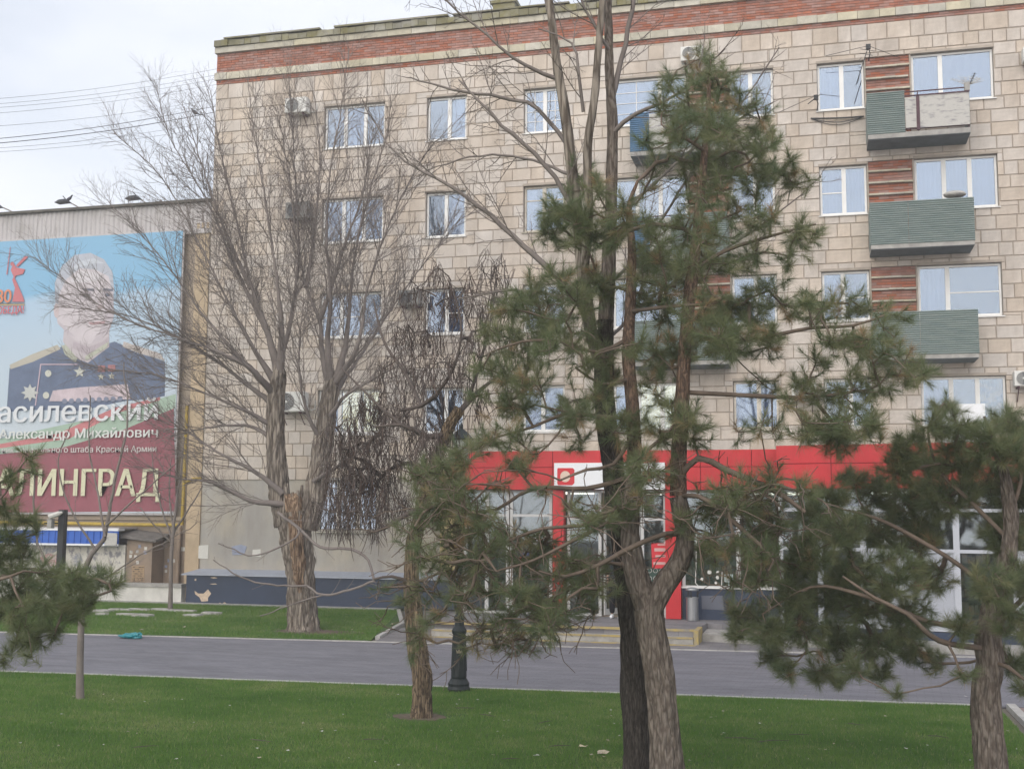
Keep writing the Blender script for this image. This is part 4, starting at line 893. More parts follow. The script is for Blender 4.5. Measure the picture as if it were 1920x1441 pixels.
# small red emblem: a plain striding figure on a mound
red = (0.50, 0.10, 0.11)
pr('emblem_mound', [(24, 566), (29, 540), (24, 525), (27, 518), (35, 535), (44, 556), (47, 566)], red); pr('emblem_figure', [(21, 506), (27, 494), (32, 502), (48, 505), (44, 514), (31, 517), (28, 522)], red)
pr('emblem_arm', [(31, 498), (48, 480), (54, 481), (52, 484), (34, 501)], red); pr('emblem_staff', [(13, 515), (20, 463), (21, 463), (15, 515)], red); pr('emblem_head', ell(24, 495, 3.5, 4, 10), red)
pr('emblem_line', [(-110, 569), (47, 568), (47, 569.4), (-110, 570.4)], (0.08, 0.07, 0.05)); pr('emblem_line', [(-110, 571), (47, 570.2), (47, 572.5), (-110, 573.5)], (0.46, 0.30, 0.10))
dg = bpy.context.evaluated_depsgraph_get()
def text_mesh(body, x0, x1, z0, z1, y, mt, parent, name='lettering', off=0.012, shear=0.0, thick=0.0):
    cu = bpy.data.curves.new('t', 'FONT'); cu.body = body; cu.offset = off; cu.resolution_u = 3; cu.shear = shear
    to = bpy.data.objects.new('t', cu); COL.objects.link(to); bpy.context.view_layer.update()
    me = bpy.data.meshes.new_from_object(to.evaluated_get(bpy.context.evaluated_depsgraph_get()))
    bpy.data.objects.remove(to); bpy.data.curves.remove(cu)
    V = np.empty(len(me.vertices)*3, np.float32); me.vertices.foreach_get('co', V); V = V.reshape(-1, 3)
    mn, mxx = V.min(0), V.max(0); base = wloc(parent)
    W = np.empty_like(V); W[:, 0] = x0+(V[:, 0]-mn[0])/(mxx[0]-mn[0])*(x1-x0)-base.x; W[:, 2] = z0+(V[:, 1]-mn[1])/(mxx[1]-mn[1])*(z1-z0)-base.z; W[:, 1] = y-base.y
    uf = list(range(len(V)))
    def fnd(a):
        while uf[a] != a: uf[a] = uf[uf[a]]; a = uf[a]
        return a
    for p in me.polygons:
        vv = list(p.vertices)
        for q in vv[1:]: uf[fnd(q)] = fnd(vv[0])
    isl = {}
    for i in range(len(V)): W[i, 1] -= 0.0006*(isl.setdefault(fnd(i), len(isl)) % 4)
    me.vertices.foreach_set('co', W.ravel()); me.update(); me.name = name; me.materials.clear(); me.materials.append(mt)
    o_ = bpy.data.objects.new(name, me); COL.objects.link(o_); o_.parent = parent
    return o_
def btext(body, x0, x1, ytop, ybot, col, off=0.012):
    lay[0] += 1; y = BY-0.0015-0.0006*lay[0]
    a_, b_2 = at(x0, ybot, BY), at(x1, ytop, BY); zc = at(max(x0, 0)*.5+x1*.5, ybot, BY).z; zt_ = at(max(x0, 0)*.5+x1*.5, ytop, BY).z
    for k, dx in enumerate((0, -1, 1)):
        sh_ = dx*off*3.2*(zt_-zc); 
        text_mesh(body, a_.x+sh_, b_2.x+sh_, zc, zt_, BY-0.055-0.003*k, mat('print_t%02x%02x%02x' % tuple(int(c*255) for c in col), col, 0.55), ban, off=0.0)
btext('Василевский', -33, 298, 748, 790, (0.62, 0.64, 0.66), 0.008)
btext('Александр Михайлович', 0, 298, 802, 826, (0.60, 0.62, 0.60), 0.008)
btext('Начальник Генерального штаба Красной Армии', -44, 295, 836, 851, (0.52, 0.50, 0.48), 0.006)
btext('СТАЛИНГРАД', -78, 302, 878, 940, (0.58, 0.57, 0.40), 0.008)
btext('80', -6, 24, 543, 568, (0.60, 0.22, 0.12), 0.008)
btext('ПОБЕДА!', -12, 47, 574, 591, (0.52, 0.10, 0.12), 0.008)

# shed with blue metal fascia, and its brown annex
SHY = 32.7
shd = thing('shed', (at(120, 1060, SHY).x, SHY, 0), 'whitewashed shed with flaking graffiti walls under a blue ribbed metal fascia', 'shed')
m_flake = mat('flaking_whitewash', (0.56, 0.54, 0.48), 0.95, col2=(0.23, 0.225, 0.235), vscale=5, thresh=(0.50, 0.60), detail=10, bump=0.4, bscale=25, stretch=(1, 1, 0.8))
xa, xb = -32.0, at(234, 1050, SHY).x; zr = at(150, 1020, SHY).z
MB().box(xa, xb, SHY, AY-0.06, 0, zr).build('wall', m_flake, shd)
x = xa; zf0, zf1 = at(120, 1018, SHY-0.3).z, at(120, 994, SHY-0.3).z
xe = at(223, 1005, SHY-0.3).x
m_blue = mat('blue_sheet', (0.035, 0.12, 0.47), 0.4, var=0.08, vscale=3)
while x < xe-0.02:
    x1 = min(x+0.23, xe); MB().box(x+0.004, x1-0.004, SHY-0.32, SHY-0.29, zf0, zf1).box(x+0.004, x+0.05, SHY-0.345, SHY-0.321, zf0, zf1).build('fascia_sheet', m_blue, shd); x = x1
MB().box(xa, xe, SHY-0.35, SHY+0.0, zf1+0.003, zf1+0.06).box(xa, xe, SHY-0.345, SHY-0.28, zf0-0.06, zf0-0.004).build('fascia_trim', m_white, shd)
MB().box(xa, xe-0.02, SHY-0.28, AY-0.06, zf1+0.06, zf1+0.1).build('roof', m_sheet, shd)
MB().prism(px_poly([(195, 998), (220, 999), (219, 1022), (196, 1022)], SHY-0.36), SHY-0.37, SHY-0.348).build('white_patch', m_panelw, shd)
for pts, mt in (([(75, 1045), (90, 1036), (104, 1040), (115, 1034), (124, 1050), (112, 1062), (95, 1060), (80, 1056)], mat('pink_spray', (0.46, 0.27, 0.27), 0.9, col2=(0.52, 0.48, 0.44), vscale=7, thresh=(0.45, 0.6))), ([(80, 1030), (95, 1024), (110, 1030), (100, 1036), (86, 1038)], mat('grey_spray', (0.27, 0.28, 0.31), 0.9, col2=(0.5, 0.48, 0.44), vscale=8, thresh=(0.45, 0.6))), ([(135, 1042), (150, 1036), (156, 1052), (146, 1062), (136, 1058)], MATS['grey_spray']) if 'grey_spray' in MATS else ([], None)):
    if pts: MB().prism(px_poly(pts, SHY), SHY-0.004, SHY+0.002).build('graffiti_patch', mt, shd)
lean = thing('lean_to', (at(260, 1090, SHY).x, SHY+0.1, 0), 'brown rendered lean-to with sloping slate roof and pasted notice beside the blue shed', 'shed')
la, lb = at(234, 1050, SHY).x+0.02, at(283, 1050, SHY).x
MB().box(la, lb, SHY+0.05, AY-0.07, 0, at(250, 1012, SHY).z).build('wall', m_brown, lean)
q0, q1 = at(221, 1003, SHY-0.1), at(292, 1012, SHY-0.1); q2 = at(292, 1005, AY-0.1); q3 = at(221, 996, AY-0.1)
V = [q0, q1, Vector((q1.x, AY-0.06, q1.z+0.18)), Vector((q0.x, AY-0.06, q0.z+0.18))]
MB().add([tuple(v) for v in V]+[(v.x, v.y, v.z-0.07) for v in V], [(0, 1, 2, 3), (7, 6, 5, 4), (4, 5, 1, 0), (5, 6, 2, 1), (6, 7, 3, 2), (7, 4, 0, 3)]).build('roof', mat('slate', (0.15, 0.14, 0.13), 0.9, var=0.35, vscale=5), lean)
ntc = px_poly([(248, 1060), (271, 1060), (270, 1090), (247, 1090)], SHY+0.05)
MB().prism(ntc, SHY+0.040, SHY+0.052).build('notice', mat('kraft2', (0.37, 0.27, 0.17), 0.9), lean)
for k in range(6):
    a_, b_2 = at(249, 1061.5+4*k, SHY+0.038), at(270-U(0, 4), 1064+4*k, SHY+0.038); MB().box(a_.x, b_2.x, SHY+0.034, SHY+0.040, b_2.z, a_.z).build('print_line', mat('ink', (0.10, 0.08, 0.06), 0.9, col2=(0.33, 0.24, 0.15), vscale=14, thresh=(0.45, 0.55)), lean)
a_, b_2 = at(248, 1090.5, SHY+0.038), at(269, 1084.5, SHY+0.038)
text_mesh('38-10-99', a_.x, b_2.x, a_.z, b_2.z, SHY+0.036, mat('ink_solid', (0.05, 0.035, 0.03), 0.9), lean, off=0.0)
for k in range(8):
    qx, qy = 238+U(0, 34), 1018+U(0, 34); MB().prism(px_poly([(qx, qy), (qx+5, qy), (qx+5, qy+6), (qx, qy+6)], SHY+0.05), SHY+0.043, SHY+0.053).build('paper_scrap', random.choice([m_paper, m_flake, m_bluepaint, m_kerb]), lean)
# low white wall with stone cap
LY = 31.35; zc_ = at(300, 1100, LY).z
lw = thing('low_wall', (-22, LY, 0), 'low whitewashed wall with grey stone cap at the edge of the far lawn', 'wall')
MB().box(-34, -18.14, LY, LY+0.25, 0, zc_).build('wall_face', mat('white_render', (0.55, 0.54, 0.50), 0.95, var=0.15, vscale=3, bump=0.3, bscale=30), lw)
x = -34
while x < -18.2: x1 = min(x+0.62, -18.12); MB().box(x+0.004, x1-0.004, LY-0.04, LY+0.29, zc_+0.002, zc_+0.10).build('cap_stone', m_concrete, lw); x = x1

# black square post with a camera and small utility box
PY = 29.5; pc = at(112, 1100, PY)
pp = thing('camera_post', (pc.x, PY, 0), 'square black steel post with white box camera in front of the shed', 'post')
zt_ = at(118, 955, PY).z
MB().box(pc.x-0.09, pc.x+0.09, PY-0.09, PY+0.09, 0.012, zt_).build('post', m_black, pp)
MB().box(pc.x-0.16, pc.x+0.16, PY-0.16, PY+0.16, 0.012, 0.035).build('base_plate', m_black, pp)
a_ = at(117, 960, PY-0.15); b_2 = at(91, 969, PY-0.35)
MB().tube([a_, a_.lerp(b_2, 0.3), b_2], [0.03, 0.075, 0.075], 8).build('camera_housing', m_paper, pp)
MB().bar(a_, Vector((pc.x, PY, zt_-0.1)), 0.02, 6).build('camera_arm', m_black, pp)
MB().box(at(90, 985, PY-.3).x, at(98, 985, PY-.3).x, PY-0.35, PY-0.2, at(90, 990, PY-.3).z, at(90, 972, PY-.3).z).build('hanging_box', m_concrete, pp)
MB().bar(Vector((at(94, 980, PY).x, PY-0.27, at(94, 980, PY).z)), Vector((pc.x, PY, at(94, 980, PY).z)), 0.02, 6).build('box_arm', m_black, pp)

# roof floodlights, cables, birds
def flood(base, head, label):
    Yf = AY+0.1; a_, b_2 = at(*base, Yf), at(*head, Yf-1.1)
    r = thing('floodlight', a_, label, 'floodlight', 'floodlights on arms along the annex roof')
    MB().bar(Vector((a_.x, Yf, ztop+0.02)), a_+Vector((0, 0, 0.02)), 0.025, 6).build('foot', m_black, r); MB().bar(a_, b_2, 0.02, 6).build('arm', m_ochre, r)
    hd = MB(); c = b_2; hd.add([(c.x-0.26, c.y-0.15, c.z-0.12), (c.x+0.2, c.y-0.15, c.z-0.10), (c.x+0.2, c.y+0.15, c.z-0.10), (c.x-0.26, c.y+0.15, c.z-0.12), (c.x-0.14, c.y-0.08, c.z-0.01), (c.x+0.1, c.y-0.08, c.z-0.0), (c.x+0.1, c.y+0.08, c.z-0.0), (c.x-0.14, c.y+0.08, c.z-0.01)], [(3, 2, 1, 0), (4, 5, 6, 7), (0, 1, 5, 4), (1, 2, 6, 5), (2, 3, 7, 6), (3, 0, 4, 7)])
    hd.build('lamp_head', m_black, r); MB().bar(c+Vector((0.05, 0, 0.02)), c+Vector((-0.05, 0, 0.12)), 0.015, 5).build('yoke', m_black, r)
flood((152, 391), (120, 374), 'floodlight on a short arm with a pigeon perched on it'); flood((275, 381), (252, 367), 'floodlight on a short arm behind the bare tree twigs'); flood((25, 398), (-8, 383), 'floodlight on a short arm farthest from the apartment block')
wy = [(175, 128, .006), (185, 139, .006), (192, 147, .006), (202, 157, .006), (227, 184, .006), (250, 197, .012), (258, 208, .014), (268, 226, .006), (275, 236, .006)]
for (ya, yb, r_) in wy:
    a_, b_2 = at(-200, ya+(ya-yb)*0.5+U(-1, 1), 30.0), at(425, yb-2, 44.0)
    pts = [a_.lerp(b_2, t_)+Vector((0, 0, -0.25*math.sin(math.pi*t_))) for t_ in np.linspace(0, 1, 18)]
    tag(MB().tube(pts, [r_]*18, 5).build('overhead_cable', m_black), 'overhead cable crossing the sky to the apartment block corner', 'cable', 'overhead cables left of the apartment block')
m_bird = mat('grey_feathers', (0.085, 0.085, 0.10), 0.8, var=0.3, vscale=20)
def bird(c, s, label, face=1):
    mb = MB(); f_ = face
    prof = [(-0.16, 0.010, -.05), (-0.10, 0.03, -.02), (-0.02, 0.058, 0.02), (0.05, 0.062, 0.055), (0.10, 0.045, 0.10), (0.125, 0.030, 0.135), (0.145, 0.032, 0.165), (0.170, 0.024, 0.175), (0.20, 0.006, 0.168)]
    mb.tube([c+Vector((f_*x*s, 0, (z_+0.06)*s)) for x, r_, z_ in prof], [r_*s for x, r_, z_ in prof], 10)
    mb.add([c+Vector((f_*-0.12*s, 0.03*s, 0.03*s)), c+Vector((f_*-0.12*s, -0.03*s, 0.03*s)), c+Vector((f_*-0.28*s, -0.035*s, -0.04*s)), c+Vector((f_*-0.28*s, 0.035*s, -0.04*s))], [(0, 1, 2, 3)])
    for d in (-1, 1): mb.bar(c+Vector((f_*0.02*s, d*0.02*s, 0.04*s)), c+Vector((f_*0.03*s, d*0.02*s, -0.02*s)), 0.006*s, 5)
    tag(mb.build('pigeon', m_bird, smooth=True), label, 'bird')
bird(at(128, 378, AY-0.8), 0.85, 'dark pigeon perched on the floodlight arm'); 
t_ = 0.84; ya, yb, r_ = wy[6]; a_, b_2 = at(-200, ya+(ya-yb)*0.5, 30.0), at(425, yb-2, 44.0)
best = min((a_.lerp(b_2, k/400)+Vector((0, 0, -0.25*math.sin(math.pi*k/400))) for k in range(401)), key=lambda P: abs((P-Vector((0, 0, H))).dot(rgt)/(P-Vector((0, 0, H))).dot(fwd)*F+CX-367))
bird(best+Vector((0, 0, 0.03)), 1.2, 'dark bird sitting on the thick overhead cable', -1)

# ------------------------------------------------------------------ street lamp
lq = gnd(860, 1296); lx, ly = lq.x, lq.y
lamp = thing('street_lamp', (lx, ly, 0), 'ornate dark green cast-iron street lamp post on the lawn edge', 'street lamp')
MB().lathe((lx, ly, 0.0), [(0.17, 0.0), (0.175, 0.05), (0.16, 0.09), (0.165, 0.13), (0.14, 0.17), (0.125, 0.20)], 24).build('base', m_lamp, lamp, smooth=False)
sh_ = MB(); n = 12; pts = []
prof = [(0.115, 0.2), (0.12, 0.24), (0.118, 0.30), (0.098, 0.86), (0.11, 0.88), (0.115, 0.92), (0.10, 0.95), (0.075, 0.99), (0.07, 1.06), (0.085, 1.09), (0.085, 1.13), (0.06, 1.16)]
sh_.lathe((lx, ly, 0), prof, 24); sh_.build('pedestal', m_lamp, lamp)
fl_ = MB()
for k in range(10):
    an = 2*math.pi*k/10; fl_.tube([(lx+0.117*math.cos(an), ly+0.117*math.sin(an), 0.32), (lx+0.100*math.cos(an), ly+0.100*math.sin(an), 0.82)], [0.012, 0.010], 5)
fl_.build('fluting', m_lamp, lamp)
MB().lathe((lx, ly, 0), [(0.05, 1.16), (0.046, 2.0), (0.056, 2.02), (0.056, 2.06), (0.042, 2.1), (0.036, 3.35), (0.05, 3.37), (0.05, 3.42), (0.03, 3.46)], 16).build('shaft', m_lamp, lamp)
MB().lathe((lx, ly, 0), [(0.03, 3.46), (0.09, 3.5), (0.15, 3.82), (0.16, 3.84)], 12).build('lantern_glass', mat('frosted', (0.45, 0.46, 0.44), 0.3), lamp)
MB().lathe((lx, ly, 0), [(0.19, 3.84), (0.2, 3.86), (0.08, 3.98), (0.03, 4.02), (0.03, 4.06), (0.005, 4.12)], 12).build('lantern_cap', m_lamp, lamp)
em = MB(); cc = Vector((lx, ly, 0.62)); dn = (Vector((0, 0, 0.62))-cc); dn.z = 0; dn.normalize(); sd_ = Vector((-dn.y, dn.x, 0))
for k, (u0, v0) in enumerate([(-0.045, 0.02), (-0.022, -0.005), (0, 0.03), (0.022, -0.005), (0.045, 0.02)]): pass
pts = [(-0.05, 0.03), (-0.035, -0.03), (0.035, -0.03), (0.05, 0.03), (0.022, 0.0), (0, 0.04), (-0.022, 0.0)]
em.add([tuple(cc+dn*0.119+sd_*u0+Vector((0, 0, v0))) for u0, v0 in pts], [(0, 1, 2, 6), (6, 2, 4, 5), (4, 2, 3)])
em.build('crown_emblem', mat('dull_brass', (0.24, 0.21, 0.15), 0.6), lamp)

# ------------------------------------------------------------------ trees
def scale_at(Y): return (at(CX+50, 900, Y)-at(CX-50, 900, Y)).x/100
def limb(pts, Y0):
    """pixel polyline with widths and depth offsets -> world points and radii; pts: (x, y, width_px, dY)"""
    P = []; R = []
    for q in pts:
        x, y, w_ = q[:3]; dy = q[3] if len(q) > 3 else 0.0
        P.append(at(x, y, Y0+dy)); R.append(w_*0.5*scale_at(Y0+dy))
    return P, R
def nrm(v): return v/(np.linalg.norm(v)+1e-9)
class Tree:
    """skeleton graph: nodes with parents, thickened by the pipe rule"""
    def __init__(s): s.P = []; s.par = []; s.path = []; s.fix = []; s.tips = []
    def node(s, p, par, fix=0.0):
        p = np.array(tuple(p), float); s.P.append(p); s.par.append(par)
        s.path.append(0.0 if par < 0 else s.path[par]+float(np.linalg.norm(p-s.P[par]))); s.fix.append(fix); return len(s.P)-1
    def polyline(s, P, R, par=-1, step=0.12):
        P, R = resample(P, R, step)
        for i in range(len(P)):
            if i == 0 and par >= 0: continue
            par = s.node(P[i], par, R[i])
        return par
    def nearest(s, p, bias=0.3, lo=0):
        A = np.array(s.P[lo:]); d = np.linalg.norm(A-p, axis=1)+bias*np.array(s.path[lo:]); return int(np.argmin(d))+lo
    def grow(s, i, C, step, jit, sag=0.0):
        p0 = s.P[i]; L_ = np.linalg.norm(C-p0); n = max(1, int(L_/step)); last = i
        mid = (p0+C)/2+np.array([0, 0, -sag*L_])+RNG.normal(0, 0.10, 3)*L_
        for k in range(1, n+1):
            t = k/n; q = (1-t)**2*p0+2*t*(1-t)*mid+t*t*C
            if k < n: q = q+RNG.normal(0, jit, 3)
            last = s.node(q, last)
        return last
    def radii(s, r0, e):
        n = len(s.P); acc = np.zeros(n); r = np.zeros(n)
        for i in range(n-1, -1, -1):
            r[i] = max(r0, acc[i]**(1/e)) if acc[i] > 0 else r0
            if s.par[i] >= 0: acc[s.par[i]] += r[i]**e
        fx = np.array(s.fix); return np.where(fx > 0, np.minimum(np.maximum(fx, 0.004), 9), r)
    def chains(s, r):
        n = len(s.P); kids = [[] for _ in range(n)]
        for i, p in enumerate(s.par):
            if p >= 0: kids[p].append(i)
        out = []; stack = [(i, -1) for i in range(n) if s.par[i] < 0]
        while stack:
            i, pa = stack.pop(); ch = [pa] if pa >= 0 else []
            while True:
                ch.append(i)
                if not kids[i]: break
                ks = sorted(kids[i], key=lambda k: -(r[k]+(10 if s.fix[k] > 0 and s.fix[i] > 0 else 0)))
                for k in ks[1:]: stack.append((k, i))
                i = ks[0]
            if len(ch) > 1:
                R_ = r[ch].copy()
                if pa >= 0: R_[0] = min(R_[0], R_[1]*1.25)
                out.append((ch, R_))
        return out
def needles(tips, per, name, parent, lmin=0.09, lmax=0.145, wd=0.0034, brown=0.05):
    n = len(tips); T = np.array([t[0] for t in tips]); Dv = np.array([nrm(t[1]) for t in tips]); Ls = RNG.uniform(0.10, 0.20, n)
    tone = RNG.beta(2.2, 3.0, n)*0.8; br = RNG.random(n) < brown; tone[br] = RNG.uniform(0.85, 1.0, br.sum())
    T = np.repeat(T, per, 0); Dr = np.repeat(Dv, per, 0); Ls = np.repeat(Ls, per); to = np.repeat(tone, per)
    m_ = len(T); u = RNG.random(m_)**0.8
    base = T-Dr*(Ls*(1-u))[:, None]
    rv = RNG.normal(size=(m_, 3)); rv -= (rv*Dr).sum(1)[:, None]*Dr; rv /= np.linalg.norm(rv, axis=1)[:, None]+1e-9
    th = np.radians(68-46*u+RNG.normal(0, 9, m_))
    dn = Dr*np.cos(th)[:, None]+rv*np.sin(th)[:, None]; dn[:, 2] -= 0.10; dn /= np.linalg.norm(dn, axis=1)[:, None]
    ln = RNG.uniform(lmin, lmax, m_); tip = base+dn*ln[:, None]
    sd_ = np.cross(dn, RNG.normal(size=(m_, 3))); sd_ /= np.linalg.norm(sd_, axis=1)[:, None]+1e-9; sd_ *= wd/2
    V = np.stack([base-sd_, base+sd_, tip], 1).reshape(-1, 3); Fq = np.arange(m_*3).reshape(-1, 3)
    tt = np.clip(to+RNG.normal(0, 0.06, m_), 0, 1)
    o_ = npmesh(name, V, [Fq], m_needle, parent, attr=np.repeat(tt, 3)); o_['kind'] = 'stuff'; return o_
def pine(root, T, clumps, Y0, spread, mult, per, dead=0.0, upb=0.35, brown=0.07, dfun=None):
    cl = []
    for q in clumps:
        x, y, r_ = q[:3]
        dy = q[3] if len(q) > 3 else (dfun(x, y) if dfun else 0)+float(RNG.uniform(-1, 1))*spread
        C = np.array(tuple(at(x, y, Y0+dy))); cl.append((C, r_*scale_at(Y0+dy), q[4] if len(q) > 4 else 1.0))
    A0 = np.array(T.P); cl.sort(key=lambda c_: float(np.min(np.linalg.norm(A0-c_[0], axis=1))))
    tips = []
    for C, rm, dens in cl:
        i = T.nearest(C, 0.10); s0 = len(T.P); T.grow(i, C, 0.12, 0.012, 0.06)
        lo = max(s0, len(T.P)-max(2, int(rm/0.12)))
        n = max(3, int(mult*dens*(rm/0.2)**2)); pts = []
        for _ in range(n):
            v = nrm(RNG.normal(size=3))*RNG.random()**0.45; pts.append(C+v*rm*np.array([1, 1.1, 0.85]))
        pts.sort(key=lambda p: float(np.linalg.norm(p-C)))
        for p in pts:
            j = T.nearest(p, 0.3, lo); b0 = T.P[j].copy(); k = T.grow(j, p, 0.09, 0.006, 0.05)
            d = nrm(p-b0)*0.75+np.array([0, 0, upb])+RNG.normal(0, 0.22, 3); tips.append((p+nrm(d)*0.05, d))
    if dead:
        idx = [i for i in range(len(T.P)) if T.P[i][2] < dead and T.fix[i] == 0]
        for i in RNG.choice(idx, min(len(idx), 420), replace=False):
            p = T.P[i]; d = nrm(RNG.normal(size=3)*np.array([1, 1, 0.6])+np.array([0, 0, -0.15])); L_ = RNG.uniform(0.2, 0.55)
            k = T.grow(int(i), p+d*L_, 0.1, 0.015, -0.05)
            for _ in range(3): j = max(0, k-int(RNG.integers(0, max(1, int(L_/0.1))))); T.grow(j, T.P[j]+nrm(d+RNG.normal(0, .6, 3))*RNG.uniform(.08, .2), 0.08, 0.01)
    r = T.radii(0.0035, 2.35)
    Parr = np.array(T.P); polys = []
    for ch, R_ in T.chains(r):
        if T.fix[ch[-1]] > 0 and T.fix[ch[0]] > 0 and max(R_) > 0.05 and False: continue
        R_ = np.minimum(R_, 0.024) if T.fix[ch[-1]] == 0 else R_
        if T.fix[ch[min(1, len(ch)-1)]] > 0.045: 
            k = 0
            while k < len(ch) and T.fix[ch[k]] > 0.0: k += 1
            ch, R_ = ch[max(0, k-1):], R_[max(0, k-1):]
            if len(ch) < 2: continue
            R_ = np.minimum(R_, 0.03)
        polys.append((Parr[ch], R_, 6 if R_.max() > 0.015 else 4 if R_.max() > 0.006 else 3))
    tubes(polys, m_ptwig, 'branches', root)['kind'] = 'stuff'
    needles(tips, per, 'needles', root, brown=brown); return tips

# --- middle pine: two stems from a low fork
PY0 = 11.35
pb = at(1250, 1512, PY0); pb.z = 0.012
pinem = thing('pine_tree', (pb.x, PY0, 0.0), 'forked pine with reddish upper stems in front of the shop entrance', 'tree')
trunk = [(1254, 1520, 62), (1250, 1441, 57), (1244, 1340, 52), (1235, 1260, 50), (1222, 1190, 50), (1214, 1140, 52)]
stemL = [(1214, 1145, 44), (1196, 1085, 42), (1183, 1020, 36), (1184, 950, 30), (1190, 860, 27), (1186, 760, 24), (1178, 660, 22, .05), (1182, 560, 20, .08), (1185, 470, 16, .1), (1180, 390, 10, .1), (1195, 340, 5, .1)]
stemR = [(1214, 1150, 46), (1244, 1100, 40), (1276, 1050, 36), (1284, 1000, 32), (1272, 930, 30), (1272, 860, 28), (1278, 760, 26), (1284, 660, 24), (1292, 560, 22), (1306, 450, 19), (1316, 340, 15), (1326, 230, 10), (1330, 150, 6), (1331, 105, 3)]
V1, Q1 = bark_tube(*limb(trunk, PY0), 90, 0.022, 0.020, 2.0, 1, 0.12); 
npmesh('trunk', V1, [Q1], m_bark_pine, pinem, smooth=True)
for i, st in enumerate((stemL, stemR)):
    Pq, Rq = limb(st, PY0); V1, Q1 = bark_tube(Pq, Rq, 28, 0.03, 0.008, 2.0, 3+i); cut = None
    k = 4 if i == 0 else 4
    Pa, Ra = Pq[:k+1], Rq[:k+1]; V1, Q1 = bark_tube(Pa, Ra, 64, 0.025, 0.015, 2.0, 3+i); npmesh('stem', V1, [Q1], m_bark_pine, pinem, smooth=True)
    V1, Q1 = bark_tube(Pq[k:], Rq[k:], 20, 0.04, 0.005, 2.0, 5+i); npmesh('upper_stem', V1, [Q1], m_bark_orange, pinem, smooth=True)
T = Tree(); n0 = T.polyline(*limb(trunk, PY0)); 
fork = n0
T.polyline(*limb(stemL, PY0), par=fork); T.polyline(*limb(stemR, PY0), par=fork)
def att(T, pts, Y0):
    P, R = limb(pts, Y0); i = T.nearest(np.array(tuple(P[0])), 0.0); T.polyline([Vector(T.P[i])]+list(P[1:]), R, par=i); return
mb_ = [[(1278, 1010, 9), (1250, 1000, 9, -.15), (1200, 1018, 9, -.3), (1165, 1035, 9, -.4), (1120, 1060, 8, -.5), (1060, 1080, 6, -.6), (1010, 1070, 4, -.7)],
       [(1184, 955, 10), (1160, 965, 9, -.2), (1130, 985, 8, -.35), (1080, 1010, 7, -.5), (1000, 1050, 5, -.7), (930, 1070, 4, -.9)],
       [(1184, 940, 9), (1140, 965, 8, -.1), (1090, 985, 7, -.2), (1020, 990, 6, -.3), (950, 1015, 6, -.4), (900, 1040, 4, -.5), (840, 1010, 3, -.5)],
       [(1188, 900, 9), (1100, 915, 8, .1), (1000, 915, 7, .2), (930, 955, 6, .2), (870, 960, 5, .2), (810, 980, 3, .2)],
       [(1270, 880, 11), (1310, 858, 11, -.1), (1360, 880, 11, -.2), (1420, 905, 10, -.3), (1470, 930, 9, -.4), (1510, 960, 6, -.45)],
       [(1272, 930, 10), (1310, 930, 10, -.2), (1350, 955, 9, -.3), (1400, 1000, 8, -.4), (1450, 1050, 6, -.5), (1430, 1090, 4, -.5)],
       [(1278, 735, 9), (1340, 738, 8, .1), (1420, 742, 8, .1), (1500, 745, 7, .0), (1560, 740, 5, -.1), (1630, 730, 4, -.1)],
       [(1288, 620, 9), (1350, 640, 8, .1), (1440, 630, 7, .1), (1520, 615, 6, .1), (1600, 610, 5, .1), (1660, 590, 3, .1)],
       [(1184, 780, 8), (1120, 780, 8, .1), (1060, 775, 7, .2), (1000, 800, 5, .2), (930, 820, 4, .2), (870, 850, 3, .1)],
       [(1180, 640, 8), (1120, 660, 7, .0), (1050, 640, 6, -.1), (980, 640, 5, -.2), (920, 660, 3, -.2)],
       [(1300, 500, 8), (1360, 470, 7, .1), (1420, 450, 6, .1), (1490, 430, 4, .1), (1530, 420, 3, .1)],
       [(1184, 575, 7), (1250, 575, 7, -.3), (1330, 570, 5, -.4)], [(1182, 700, 7), (1130, 720, 6, -.3), (1080, 690, 4, -.5)],
       [(1184, 820, 8), (1150, 870, 7, -.3), (1100, 880, 6, -.5), (1050, 900, 4, -.6)], [(1276, 800, 8), (1230, 830, 7, -.4), (1190, 870, 5, -.7)]]
for b in mb_: att(T, b, PY0)
